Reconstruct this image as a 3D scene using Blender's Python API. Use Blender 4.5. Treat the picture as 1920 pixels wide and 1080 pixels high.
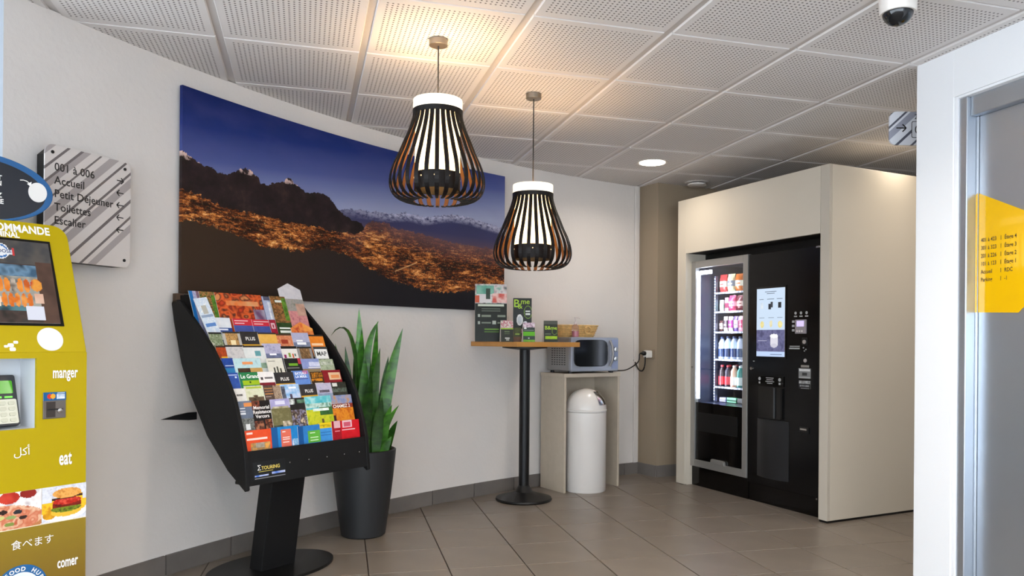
import bpy, bmesh, math, random
from math import pi, sin, cos, atan2, radians, hypot, sqrt
from mathutils import Vector, Matrix, noise

# ------------------------------------------------------------------ reset
for o in list(bpy.data.objects):
    bpy.data.objects.remove(o, do_unlink=True)
scene = bpy.context.scene
COL = scene.collection
rnd = random.Random(7)

# ------------------------------------------------------------------ camera, world, exposure
EYE = 1.094
cam_data = bpy.data.cameras.new('camera')
cam = bpy.data.objects.new('camera', cam_data)
COL.objects.link(cam)
cam_data.sensor_width = 36.0
cam_data.lens = 1447.0 / 1920.0 * 36.0
cam_data.shift_x = (960 - 987) / 1920.0
cam_data.shift_y = (638 - 540) / 1920.0
cam_data.clip_start = 0.05
ROLL = 0.008
right = Vector((cos(ROLL), 0, sin(ROLL)))
upv = Vector((-sin(ROLL), 0, cos(ROLL)))
back = Vector((0, -1, 0))
cam.matrix_world = Matrix(((right.x, upv.x, back.x, 0), (right.y, upv.y, back.y, 0), (right.z, upv.z, back.z, EYE), (0, 0, 0, 1)))
scene.camera = cam

world = bpy.data.worlds.new('world')
scene.world = world
world.use_nodes = True
bg = world.node_tree.nodes['Background']
bg.inputs[0].default_value = (0.80, 0.90, 1.0, 1)
bg.inputs[1].default_value = 7.0

scene.view_settings.view_transform = 'Standard'
scene.view_settings.look = 'None'
scene.view_settings.gamma = 1.0
scene.view_settings.use_curve_mapping = False
scene.view_settings.exposure = 0.22

DOWNLIGHT_W = 19.0     # each recessed downlight
PENDANT_W = 5.5        # bulb of each pendant lamp

# ------------------------------------------------------------------ helpers
def lin(c):
    c = c.lstrip('#')
    v = [int(c[i:i + 2], 16) / 255 for i in (0, 2, 4)]
    return tuple(x / 12.92 if x <= 0.04045 else ((x + 0.055) / 1.055) ** 2.4 for x in v)

MATS = {}
def mat(name, color='#888888', rough=0.5, metal=0.0, bump=None, var=None, emit=None, trans=0.0, alpha=None, coat=0.0, spec=0.5, rnd_var=0.0, sss=0.0):
    """bump=(scale,strength,dist)  var=(scale,amount)"""
    if name in MATS:
        return MATS[name]
    m = bpy.data.materials.new(name)
    m.use_nodes = True
    nt = m.node_tree
    b = nt.nodes['Principled BSDF']
    col = lin(color) + (1,)
    b.inputs['Base Color'].default_value = col
    b.inputs['Roughness'].default_value = rough
    b.inputs['Metallic'].default_value = metal
    b.inputs['Specular IOR Level'].default_value = spec
    b.inputs['Transmission Weight'].default_value = trans
    b.inputs['Coat Weight'].default_value = coat
    if sss:
        b.inputs['Subsurface Weight'].default_value = sss
    if alpha is not None:
        b.inputs['Alpha'].default_value = alpha
    if emit:
        b.inputs['Emission Color'].default_value = lin(emit[0]) + (1,)
        b.inputs['Emission Strength'].default_value = emit[1]
    tc = None
    def coords():
        nonlocal tc
        if tc is None:
            tc = nt.nodes.new('ShaderNodeTexCoord')
        return tc.outputs['Object']
    if var or rnd_var:
        hsv = nt.nodes.new('ShaderNodeHueSaturation')
        hsv.inputs['Color'].default_value = col
        src = None
        if var:
            n = nt.nodes.new('ShaderNodeTexNoise')
            n.inputs['Scale'].default_value = var[0]
            n.inputs['Detail'].default_value = 5
            nt.links.new(coords(), n.inputs['Vector'])
            mr = nt.nodes.new('ShaderNodeMapRange')
            mr.inputs['From Min'].default_value = 0.25
            mr.inputs['From Max'].default_value = 0.75
            mr.inputs['To Min'].default_value = 1 - var[1]
            mr.inputs['To Max'].default_value = 1 + var[1]
            nt.links.new(n.outputs['Fac'], mr.inputs['Value'])
            src = mr.outputs['Result']
        if rnd_var:
            oi = nt.nodes.new('ShaderNodeObjectInfo')
            mr2 = nt.nodes.new('ShaderNodeMapRange')
            mr2.inputs['To Min'].default_value = 1 - rnd_var
            mr2.inputs['To Max'].default_value = 1 + rnd_var
            nt.links.new(oi.outputs['Random'], mr2.inputs['Value'])
            if src is not None:
                mu = nt.nodes.new('ShaderNodeMath'); mu.operation = 'MULTIPLY'
                nt.links.new(src, mu.inputs[0]); nt.links.new(mr2.outputs['Result'], mu.inputs[1])
                src = mu.outputs[0]
            else:
                src = mr2.outputs['Result']
        nt.links.new(src, hsv.inputs['Value'])
        nt.links.new(hsv.outputs['Color'], b.inputs['Base Color'])
    if bump:
        n = nt.nodes.new('ShaderNodeTexNoise')
        n.inputs['Scale'].default_value = bump[0]
        n.inputs['Detail'].default_value = 4
        nt.links.new(coords(), n.inputs['Vector'])
        bp = nt.nodes.new('ShaderNodeBump')
        bp.inputs['Strength'].default_value = bump[1]
        bp.inputs['Distance'].default_value = bump[2] if len(bump) > 2 else 0.01
        nt.links.new(n.outputs['Fac'], bp.inputs['Height'])
        nt.links.new(bp.outputs['Normal'], b.inputs['Normal'])
    MATS[name] = m
    return m

def print_mat(name, rough=0.35, emit=0.0):
    """flat print: colour stored per face, read through a node"""
    if name in MATS:
        return MATS[name]
    m = bpy.data.materials.new(name)
    m.use_nodes = True
    nt = m.node_tree
    b = nt.nodes['Principled BSDF']
    a = nt.nodes.new('ShaderNodeAttribute')
    a.attribute_name = 'print'
    if emit:
        b.inputs['Base Color'].default_value = (0.01, 0.01, 0.01, 1)
        nt.links.new(a.outputs['Color'], b.inputs['Emission Color'])
        b.inputs['Emission Strength'].default_value = emit
    else:
        nt.links.new(a.outputs['Color'], b.inputs['Base Color'])
    b.inputs['Roughness'].default_value = rough
    b.inputs['Specular IOR Level'].default_value = 0.22
    MATS[name] = m
    return m

class MB:
    def __init__(self):
        self.v = []; self.f = []
    def add(self, vs, fs):
        k = len(self.v)
        self.v += [tuple(p) for p in vs]
        self.f += [tuple(i + k for i in f) for f in fs]
        return self
    def box(self, x0, x1, y0, y1, z0, z1):
        return self.add([(x0, y0, z0), (x1, y0, z0), (x1, y1, z0), (x0, y1, z0), (x0, y0, z1), (x1, y0, z1), (x1, y1, z1), (x0, y1, z1)],
                        [(0, 3, 2, 1), (4, 5, 6, 7), (0, 1, 5, 4), (1, 2, 6, 5), (2, 3, 7, 6), (3, 0, 4, 7)])
    def lathe(self, prof, seg=32, c=(0, 0), caps=True):
        """prof: list of (r,z) bottom to top"""
        vs = []; fs = []
        n = len(prof)
        for r, z in prof:
            for k in range(seg):
                a = 2 * pi * k / seg
                vs.append((c[0] + r * cos(a), c[1] + r * sin(a), z))
        for i in range(n - 1):
            for k in range(seg):
                k2 = (k + 1) % seg
                fs.append((i * seg + k, i * seg + k2, (i + 1) * seg + k2, (i + 1) * seg + k))
        if caps:
            if prof[0][0] > 1e-6: fs.append(tuple(reversed(range(seg))))
            if prof[-1][0] > 1e-6: fs.append(tuple((n - 1) * seg + k for k in range(seg)))
        return self.add(vs, fs)
    def prism(self, poly, a0, a1, axis='z'):
        """poly: ccw list of 2D points. axis z: (x,y) swept in z ; axis y: (x,z) swept in y ; axis x: (y,z) swept in x"""
        n = len(poly)
        def P(p, a):
            return {'z': (p[0], p[1], a), 'y': (p[0], a, p[1]), 'x': (a, p[0], p[1])}[axis]
        vs = [P(p, a0) for p in poly] + [P(p, a1) for p in poly]
        fs = [tuple(reversed(range(n))), tuple(range(n, 2 * n))] + [(i, (i + 1) % n, n + (i + 1) % n, n + i) for i in range(n)]
        return self.add(vs, fs)
    def tube(self, pts, r, seg=8):
        pts = [Vector(p) for p in pts]
        vs = []; fs = []
        for i, p in enumerate(pts):
            d = (pts[min(i + 1, len(pts) - 1)] - pts[max(i - 1, 0)]).normalized()
            a = Vector((0, 0, 1)) if abs(d.z) < 0.9 else Vector((1, 0, 0))
            x = d.cross(a).normalized(); y = d.cross(x).normalized()
            rr = r[i] if isinstance(r, (list, tuple)) else r
            for k in range(seg):
                t = 2 * pi * k / seg
                vs.append(p + x * rr * cos(t) + y * rr * sin(t))
        for i in range(len(pts) - 1):
            for k in range(seg):
                k2 = (k + 1) % seg
                fs.append((i * seg + k, (i + 1) * seg + k, (i + 1) * seg + k2, i * seg + k2))
        fs.append(tuple(range(seg))); fs.append(tuple(reversed(range((len(pts) - 1) * seg, len(pts) * seg))))
        return self.add(vs, fs)
    def mesh(self, name):
        me = bpy.data.meshes.new(name)
        me.from_pydata(self.v, [], self.f)
        bm = bmesh.new(); bm.from_mesh(me)
        bmesh.ops.recalc_face_normals(bm, faces=bm.faces)
        bm.to_mesh(me); bm.free()
        me.update()
        return me
    def build(self, name, material, parent=None, smooth=False, bevel=0.0, loc=None, rot=None, seg=2):
        me = self.mesh(name)
        return link(name, me, material, parent, smooth, bevel, loc, rot, seg)

def link(name, me, material, parent=None, smooth=False, bevel=0.0, loc=None, rot=None, seg=2):
    if material is not None and not me.materials:
        me.materials.append(material)
    if smooth:
        for p in me.polygons: p.use_smooth = True
        try: me.set_sharp_from_angle(angle=radians(38))
        except Exception: pass
    o = bpy.data.objects.new(name, me)
    COL.objects.link(o)
    o.parent = parent
    if loc is not None: o.location = loc
    if rot is not None: o.rotation_euler = rot
    if bevel:
        b = o.modifiers.new('bevel', 'BEVEL'); b.width = bevel; b.segments = seg; b.limit_method = 'ANGLE'; b.angle_limit = radians(40)
    return o

def tag(o, label, cat, group=None):
    o['label'] = label; o['category'] = cat
    if group: o['group'] = group
    return o
def struct(o, label=None, cat=None):
    o['kind'] = 'structure'
    if label: o['label'] = label
    if cat: o['category'] = cat
    return o
def thing(name, label, cat, loc=(0, 0, 0), rotz=0.0, group=None):
    o = bpy.data.objects.new(name, None)
    o.empty_display_size = 0.05
    COL.objects.link(o)
    o.location = loc; o.rotation_euler = (0, 0, rotz)
    return tag(o, label, cat, group)
def copy_tree(o, parent=None):
    c = o.copy(); COL.objects.link(c); c.parent = parent
    for ch in list(o.children): copy_tree(ch, c)
    return c

TEXTS = []
def text(parent, body, size, loc, material, name='lettering', rot=(pi / 2, 0, 0), align='CENTER', sx=1.0, bold=0.0, spacing=1.0, line=0.9):
    cu = bpy.data.curves.new(name, 'FONT')
    cu.body = body; cu.size = size; cu.align_x = align; cu.align_y = 'CENTER'
    cu.offset = bold * size; cu.space_character = spacing; cu.space_line = line
    cu.resolution_u = 3
    cu.materials.append(material)
    o = bpy.data.objects.new(name, cu)
    COL.objects.link(o)
    o.parent = parent; o.location = loc; o.rotation_euler = rot; o.scale = (sx, 1, 1)
    TEXTS.append(o)
    return o
def finish_texts():
    bpy.context.view_layer.update()
    dg = bpy.context.evaluated_depsgraph_get()
    for o in TEXTS:
        me = bpy.data.meshes.new_from_object(o.evaluated_get(dg))
        me.name = o.name
        n = bpy.data.objects.new(o.name + '_tmp', me)
        COL.objects.link(n)
        n.parent = o.parent; n.location = o.location; n.rotation_euler = o.rotation_euler; n.scale = o.scale
        nm = o.name.split('.')[0]
        bpy.data.objects.remove(o, do_unlink=True)
        n.name = nm

def pick(spec, x, y, asp, seed, sc):
    """colour or palette of photo colours"""
    if isinstance(spec, str):
        return lin(spec)
    k = noise.noise(Vector((x * sc, y * sc * asp, seed * 3.7))) * 0.75 + noise.noise(Vector((x * sc * 2.3, y * sc * 2.3 * asp, seed * 5.1 + 9))) * 0.45
    k = min(0.999, max(0.0, k + 0.5)) * (len(spec) - 1)
    i = min(int(k), len(spec) - 2)
    f = k - i
    a, b = lin(spec[i]), lin(spec[i + 1])
    return tuple(p + (q - p) * f for p, q in zip(a, b))

def paint(x, y, asp, bgc, shapes, seed, sc=5.0):
    c = pick(bgc, x, y, asp, seed, sc)
    for i, s in enumerate(shapes):
        if s[0] == 'e':
            if ((x - s[1]) / s[3]) ** 2 + ((y - s[2]) / s[4]) ** 2 <= 1: c = pick(s[5], x, y, asp, seed + i + 1, sc)
        elif s[0] == 'p':     # band between two sloped lines: y0+k*x .. y1+k*x
            if s[1] + s[3] * x <= y <= s[2] + s[3] * x: c = pick(s[4], x, y, asp, seed + i + 1, sc)
        elif s[0] <= x <= s[1] and s[2] <= y <= s[3]:
            c = pick(s[4], x, y, asp, seed + i + 1, sc)
    return c

def printed(name, parent, w, h, bgc, shapes, loc=(0, 0, 0), rot=(0, 0, 0), nx=14, ny=18, thick=0.003, material=None, seed=1, under=0.0, edge='#d8d4cc', sc=5.0, gable=0.0):
    """printed card: x 0..w, z -under..h, front at y=0 facing -y"""
    vs = []; fs = []; cols = []
    tot = h + under
    def zz(j, x):
        z = -under + tot * j / ny
        if gable:
            z = min(z, h - gable * abs(x / w - 0.5) * 2)
        return z
    for j in range(ny + 1):
        for i in range(nx + 1):
            x = w * i / nx
            vs.append((x, 0, zz(j, x)))
    n1 = nx + 1
    for j in range(ny):
        for i in range(nx):
            fs.append((j * n1 + i, j * n1 + i + 1, (j + 1) * n1 + i + 1, (j + 1) * n1 + i))
            cx = (i + 0.5) / nx; cy = (-under + tot * (j + 0.5) / ny) / h
            cols.append(paint(cx, max(0, cy), h / w, bgc, shapes, seed, sc))
    ec = lin(edge)
    rim = [i for i in range(n1)] + [j * n1 + nx for j in range(1, ny + 1)] + [ny * n1 + i for i in range(nx - 1, -1, -1)] + [j * n1 for j in range(ny - 1, 0, -1)]
    k = len(vs)
    for q in rim:
        vs.append((vs[q][0], thick, vs[q][2]))
    m = len(rim)
    for q in range(m):
        fs.append((rim[(q + 1) % m], rim[q], k + q, k + (q + 1) % m)); cols.append(ec)
    fs.append(tuple(k + q for q in reversed(range(m)))); cols.append(ec)
    me = bpy.data.meshes.new(name)
    me.from_pydata(vs, [], fs)
    at = me.color_attributes.new('print', 'FLOAT_COLOR', 'CORNER')
    dat = []
    for p, c in zip(me.polygons, cols):
        dat += [c[0], c[1], c[2], 1.0] * p.loop_total
    at.data.foreach_set('color', dat)
    me.materials.append(material or print_mat('printed_paper'))
    me.update()
    o = bpy.data.objects.new(name, me)
    COL.objects.link(o); o.parent = parent; o.location = loc; o.rotation_euler = rot
    return o

def rrect(x0, x1, z0, z1, r, n=5):
    pts = []
    for cx, cz, a0 in ((x1 - r, z0 + r, -pi / 2), (x1 - r, z1 - r, 0), (x0 + r, z1 - r, pi / 2), (x0 + r, z0 + r, pi)):
        for i in range(n + 1):
            a = a0 + pi / 2 * i / n
            pts.append((cx + r * cos(a), cz + r * sin(a)))
    return pts

# ------------------------------------------------------------------ shared materials
H = 2.373                       # ceiling height
WC = Vector((4.427, 0.635))     # centre of the curved wall
WR = 6.744                      # its radius
def wallpt(ang, off=0.0, z=0.0):
    return Vector((WC.x + (WR - off) * cos(ang), WC.y + (WR - off) * sin(ang), z))

PLASTER = mat('white_plaster', '#d6d0cb', 0.75, bump=(38, 0.28, 0.006), var=(3, 0.02), spec=0.25)
WHITE_WALL = mat('white_painted_wall', '#e3e4e6', 0.6, bump=(60, 0.12, 0.003), spec=0.3)
TAUPE = mat('taupe_paint', '#93836f', 0.6, bump=(50, 0.12, 0.003), spec=0.3)
GREY_TILE = mat('grey_skirting_tile', '#6b6560', 0.45, var=(9, 0.1), rnd_var=0.06)
GROUT = mat('dark_grout', '#3a2d26', 0.8)
CEIL_GRID = mat('ceiling_grid', '#c8c3c0', 0.7)
BLACK = mat('satin_black', '#0b0b0c', 0.42, spec=0.35)
MATT_BLACK = mat('matt_black_board', '#0c0c0d', 0.6, bump=(90, 0.08, 0.002), spec=0.25)
GLOSS_BLACK = mat('gloss_black', '#040405', 0.12, spec=0.35)
WHITE = mat('white_enamel', '#dcd6d0', 0.28)
ALU = mat('brushed_aluminium', '#a9a7a3', 0.42, metal=0.75)
CHROME = mat('chrome', '#c4c2be', 0.18, metal=1.0)
WHITE_INK = mat('white_ink', '#f0eeea', 0.5)
BLACK_INK = mat('black_ink', '#1c1b1b', 0.5)

# ================================================================== THE SETTING
# ---- floor
FO = Vector((-0.7247, 3.5886)); FT = 0.3758; FA = 0.235
fx = Vector((cos(FA), sin(FA))); fy = Vector((-sin(FA), cos(FA)))
floor = MB().box(-3.6, 4.2, -3.4, 8.0, -0.12, -0.006).build('floor', GROUT)
struct(floor, 'beige grey tiled floor of the lobby', 'floor')
TILE = mat('beige_grey_floor_tile', '#796f65', 0.36, var=(5.5, 0.10), rnd_var=0.05, bump=(14, 0.05, 0.004), spec=0.5)
g = 0.0027
tm = MB().box(g, FT - g, g, FT - g, -0.012, 0.0).mesh('floor_tile')
bm = bmesh.new(); bm.from_mesh(tm)
bmesh.ops.bevel(bm, geom=[e for e in bm.edges if all(v.co.z > -0.001 for v in e.verts)], offset=0.0012, segments=1, affect='EDGES')
bm.to_mesh(tm); bm.free()
far_tiles = MB()
for i in range(-14, 16):
    for j in range(-22, 14):
        c = FO + fx * FT * (i + 0.5) + fy * FT * (j + 0.5)
        if not (-3.3 < c.x < 3.8 and -3.1 < c.y < 7.6): continue
        if (c - WC).length > WR + 0.22 and c.y > 2.5: continue
        p = FO + fx * FT * i + fy * FT * j
        if -2.3 < c.x < 2.9 and 2.7 < c.y < 6.8 and abs(c.x / c.y) < 0.75:
            link('floor_tile', tm, TILE, floor, loc=(p.x, p.y, 0), rot=(0, 0, FA))
        else:
            q = [p + fx * a + fy * b for a, b in ((g, g), (FT - g, g), (FT - g, FT - g), (g, FT - g))]
            far_tiles.prism([(v.x, v.y) for v in q], -0.012, 0.0)
ft = far_tiles.build('outlying_floor_tiles', TILE, floor)
ft['kind'] = 'stuff'

# ---- ceiling
CO = Vector((-1.7257, 2.5371)); CT = 0.6; CA = 0.2808
cx_ = Vector((cos(CA), sin(CA))); cy_ = Vector((-sin(CA), cos(CA)))
ceiling = MB().box(-3.6, 4.2, -3.4, 8.0, H + 0.008, H + 0.12).build('ceiling', CEIL_GRID)
struct(ceiling, 'suspended ceiling of square perforated panels', 'ceiling')

def perforated():
    m = bpy.data.materials.new('perforated_panel'); m.use_nodes = True
    nt = m.node_tree; b = nt.nodes['Principled BSDF']
    b.inputs['Roughness'].default_value = 0.8
    b.inputs['Specular IOR Level'].default_value = 0.2
    tc = nt.nodes.new('ShaderNodeTexCoord')
    sep = nt.nodes.new('ShaderNodeSeparateXYZ'); nt.links.new(tc.outputs['Object'], sep.inputs[0])
    def M(op, a, bb=None):
        n = nt.nodes.new('ShaderNodeMath'); n.operation = op
        for k, v in enumerate((a, bb)):
            if v is None: continue
            if isinstance(v, (int, float)): n.inputs[k].default_value = v
            else: nt.links.new(v, n.inputs[k])
        return n.outputs[0]
    P = 0.0198
    def cell(o):
        f = M('FRACT', M('DIVIDE', M('ADD', o, 5 * P * 40), P))
        return M('SUBTRACT', f, 0.5)
    X, Y = sep.outputs['X'], sep.outputs['Y']
    a, c = cell(X), cell(Y)
    r2 = M('ADD', M('MULTIPLY', a, a), M('MULTIPLY', c, c))
    hole = M('LESS_THAN', r2, 0.046)
    inside = M('MULTIPLY', M('LESS_THAN', M('ABSOLUTE', X), P * 13.0), M('LESS_THAN', M('ABSOLUTE', Y), P * 13.0))
    k = M('MULTIPLY', hole, inside)
    mix = nt.nodes.new('ShaderNodeMix'); mix.data_type = 'RGBA'
    nt.links.new(k, mix.inputs[0])
    mix.inputs[6].default_value = lin('#dcd8d6') + (1,)
    mix.inputs[7].default_value = lin('#6e6a67') + (1,)
    nt.links.new(mix.outputs[2], b.inputs['Base Color'])
    return m
PERF = perforated()
gx, gy = 0.0145, 0.003
cm = MB()
bo = 0.004
xs, ys = 0.3 - gx, 0.3 - gy
cm.add([(-xs + bo, -ys + bo, 0), (xs - bo, -ys + bo, 0), (xs - bo, ys - bo, 0), (-xs + bo, ys - bo, 0),
        (-xs, -ys, 0.009), (xs, -ys, 0.009), (xs, ys, 0.009), (-xs, ys, 0.009), (-xs, -ys, 0.02), (xs, -ys, 0.02), (xs, ys, 0.02), (-xs, ys, 0.02)],
       [(0, 1, 2, 3), (0, 1, 5, 4), (1, 2, 6, 5), (2, 3, 7, 6), (3, 0, 4, 7), (4, 5, 9, 8), (5, 6, 10, 9), (6, 7, 11, 10), (7, 4, 8, 11), (8, 9, 10, 11)])
cme = cm.mesh('ceiling_panel')
for i in range(-8, 12):
    for j in range(-12, 12):
        c = CO + cx_ * CT * (i + 0.5) + cy_ * CT * (j + 0.5)
        if not (-3.4 < c.x < 3.9 and -3.2 < c.y < 7.7): continue
        if (c - WC).length > WR + 0.40 and c.y > 2.3: continue
        link('ceiling_panel', cme, PERF, ceiling, loc=(c.x, c.y, H), rot=(0, 0, CA))

# ---- curved wall
def arc_slab(a0, a1, r0, r1, z0, z1, n):
    b = MB()
    for k in range(n):
        t0 = a0 + (a1 - a0) * k / n; t1 = a0 + (a1 - a0) * (k + 1) / n
        pass
    vs = []; fs = []
    for k in range(n + 1):
        t = a0 + (a1 - a0) * k / n
        for r, z in ((r0, z0), (r1, z0), (r1, z1), (r0, z1)):
            vs.append((r * cos(t), r * sin(t), z))
    for k in range(n):
        for q in range(4):
            fs.append((k * 4 + q, k * 4 + (q + 1) % 4, (k + 1) * 4 + (q + 1) % 4, (k + 1) * 4 + q))
    fs.append((0, 1, 2, 3)); fs.append((n * 4, n * 4 + 3, n * 4 + 2, n * 4 + 1))
    return b.add(vs, fs)
A_L, A_R = 2.8065, 2.1155
wl = arc_slab(A_R, A_L, WR, WR + 0.14, 0, H + 0.004, 90).build('wall_left', PLASTER, smooth=True, loc=(WC.x, WC.y, 0))
struct(wl, 'curved white textured wall behind the rack and the plant', 'wall')
bb = bpy.data.objects.new('baseboard_left', None); COL.objects.link(bb); bb.location = (WC.x, WC.y, 0)
struct(bb, 'grey tile skirting along the curved wall', 'skirting')
da = 0.376 / WR
pm = arc_slab(0.0008, da - 0.0008 * 0.6, WR - 0.011, WR, 0, 0.092, 4).mesh('skirting_tile')
a = A_L - da
while a > A_R - 0.0:
    link('skirting_tile', pm, GREY_TILE, bb, rot=(0, 0, a))
    a -= da
pmr = arc_slab(A_R, a + da, WR - 0.011, WR, 0, 0.092, 3).build('skirting_tile', GREY_TILE, bb)

# left end of the curved wall turns away from the room
pL = wallpt(A_L)
ret = MB().prism([(pL.x, pL.y), (pL.x - 0.1, pL.y + 0.12), (-3.4, 2.45), (-3.35, 2.3)], 0, H + 0.004).build('wall_left_return', mat('pale_blue_grey_wall', '#a4abb4', 0.6, bump=(60, 0.12, 0.003), spec=0.3))
struct(ret, 'pale wall end at the far left edge', 'wall')
# vertical edge strip where the curved wall meets the taupe column
e = wallpt(A_R + 0.006, 0.012); 
tr = MB().box(-0.018, 0.018, -0.004, 0.006, 0.092, H).build('trim_1', PLASTER, bevel=0.003, loc=(e.x, e.y, 0), rot=(0, 0, atan2(-cos(A_R), sin(A_R))))
struct(tr, 'white vertical edge strip beside the taupe column', 'trim')

# ---- taupe column
pR = wallpt(A_R)
cpoly = [(pR.x, pR.y), (1.053, 6.22), (1.60, 6.50), (1.45, 6.95), (pR.x - 0.02, pR.y + 0.3)]
colm = MB().prism(cpoly, 0, H + 0.004).build('wall_column', TAUPE)
struct(colm, 'taupe brown column in the corner beside the vending housing', 'column')
bc = bpy.data.objects.new('baseboard_column', None); COL.objects.link(bc)
struct(bc, 'grey tile skirting around the taupe column', 'skirting')
def skirt(p, q, parent, h=0.092, t=0.011):
    p = Vector(p); q = Vector(q); d = (q - p).normalized(); n = Vector((d.y, -d.x))
    return MB().prism([tuple(p), tuple(p + n * t), tuple(q + n * t), tuple(q)], 0, h).build('skirting_tile', GREY_TILE, parent)
skirt((pR.x, pR.y), (1.053, 6.22), bc); skirt((1.053, 6.22), (1.60, 6.50), bc)

# ---- back and right walls that close the room behind the housing and the lift
wb = MB().prism([(1.4, 6.45), (3.6, 7.2), (3.6, 7.35), (1.3, 6.6)], 0, H + 0.004).build('wall_back', TAUPE)
struct(wb, 'taupe back wall hidden behind the vending housing', 'wall')
wr = MB().box(3.6, 3.75, 3.9, 7.35, 0, H + 0.004).build('wall_right', WHITE_WALL)
struct(wr, 'white wall at the end of the side passage', 'wall')

# ---- lift wall (local x runs towards the viewer along its face, local -y faces the lobby)
LA = atan2(-0.958, 0.286)
lift = bpy.data.objects.new('wall_lift', None); COL.objects.link(lift)
lift.location = (1.794, 3.567, 0); lift.rotation_euler = (0, 0, LA)
struct(lift, 'white wall around the steel lift doorway', 'wall')
DX0, DX1, DZ = 0.212, 1.36, 2.168
MB().box(0, DX0, 0, 2.0, 0, H + 0.004).build('wall_pier', WHITE_WALL, lift, bevel=0.004)
MB().box(DX1, 3.6, 0, 0.3, 0, H + 0.004).build('wall_pier', WHITE_WALL, lift)
MB().box(DX0, DX1, 0, 0.3, DZ, H + 0.004).build('wall_lintel', WHITE_WALL, lift)
MB().box(DX0, DX1 + 0.1, 0.22, 0.3, 0, DZ).build('shaft_back', BLACK, lift)
STEEL = mat('brushed_steel', '#bcc2ca', 0.34, metal=0.9, var=(2.0, 0.05))
door = bpy.data.objects.new('door_1', None); COL.objects.link(door)
door.location = lift.location; door.rotation_euler = lift.rotation_euler
struct(door, 'brushed steel lift door with its frame', 'lift door')
fr = MB()
fr.box(DX0 + 0.018, DX0 + 0.060, 0.012, 0.10, 0, DZ - 0.012)
fr.build('frame_jamb', STEEL, door, bevel=0.004)
MB().box(DX1 - 0.085, DX1 - 0.018, 0.012, 0.10, 0, DZ - 0.012).build('frame_jamb', STEEL, door, bevel=0.004)
MB().box(DX0 + 0.060, DX1 - 0.085, 0.030, 0.10, 2.072, DZ - 0.012).build('frame_head', STEEL, door, bevel=0.004)
MB().box(DX0, DX0 + 0.018, 0.004, 0.10, 0, DZ).build('edge_trim', WHITE_WALL, door, bevel=0.002)
MB().box(DX0 + 0.018, DX1, 0.004, 0.10, DZ - 0.012, DZ).build('edge_trim', WHITE_WALL, door, bevel=0.002)
MB().box(DX0 + 0.060, DX0 + 0.072, 0.060, 0.11, 0, 2.072).build('door_edge', STEEL, door, bevel=0.003)
MB().box(DX0 + 0.073, DX1 - 0.085, 0.066, 0.11, 0, 2.072).build('door_leaf', STEEL, door, bevel=0.003)

# ---- glazed front of the lobby, behind the viewer and to the left: daylight enters here
GLASS = bpy.data.materials.new('window_glass'); GLASS.use_nodes = True
nt = GLASS.node_tree
for n in list(nt.nodes): nt.nodes.remove(n)
out = nt.nodes.new('ShaderNodeOutputMaterial'); mx = nt.nodes.new('ShaderNodeMixShader')
tb = nt.nodes.new('ShaderNodeBsdfTransparent'); gb = nt.nodes.new('ShaderNodeBsdfGlossy'); gb.inputs['Roughness'].default_value = 0.03
fz = nt.nodes.new('ShaderNodeLayerWeight'); fz.inputs['Blend'].default_value = 0.25
fm = nt.nodes.new('ShaderNodeMath'); fm.operation = 'MULTIPLY_ADD'; fm.inputs[1].default_value = 0.25; fm.inputs[2].default_value = 0.02
nt.links.new(fz.outputs['Facing'], fm.inputs[0]); nt.links.new(fm.outputs[0], mx.inputs[0]); nt.links.new(tb.outputs[0], mx.inputs[1]); nt.links.new(gb.outputs[0], mx.inputs[2]); nt.links.new(mx.outputs[0], out.inputs[0])
FRAME = mat('window_frame_grey', '#5a5c60', 0.4, metal=0.4)
def glazing(name, p, q, n, label):
    p = Vector(p); q = Vector(q); L = (q - p).length
    w = bpy.data.objects.new(name, None); COL.objects.link(w)
    w.location = (p.x, p.y, 0); w.rotation_euler = (0, 0, atan2((q - p).y, (q - p).x))
    struct(w, label, 'window')
    for k in range(n + 1):
        MB().box(L * k / n - 0.03, L * k / n + 0.03, -0.04, 0.04, 0, H).build('mullion', FRAME, w)
    for z in (0.03, H - 0.03):
        MB().box(0, L, -0.04, 0.04, z - 0.03, z + 0.03).build('rail', FRAME, w)
    for k in range(n):
        MB().box(L * k / n + 0.03, L * (k + 1) / n - 0.03, -0.004, 0.004, 0.06, H - 0.06).build('pane', GLASS, w)
glazing('window_1', (-3.3, 2.25), (-3.3, -3.2), 5, 'tall glazing along the left side of the lobby')
glazing('window_2', (-3.3, -3.2), (2.8, -3.2), 5, 'tall glazing behind the viewpoint')
wr2 = MB().prism([(2.65, 0.3), (2.85, 0.3), (2.95, -3.2), (2.75, -3.2)], 0, H + 0.004).build('wall_right_rear', WHITE_WALL)
struct(wr2, 'white wall continuing behind the viewpoint', 'wall')

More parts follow.
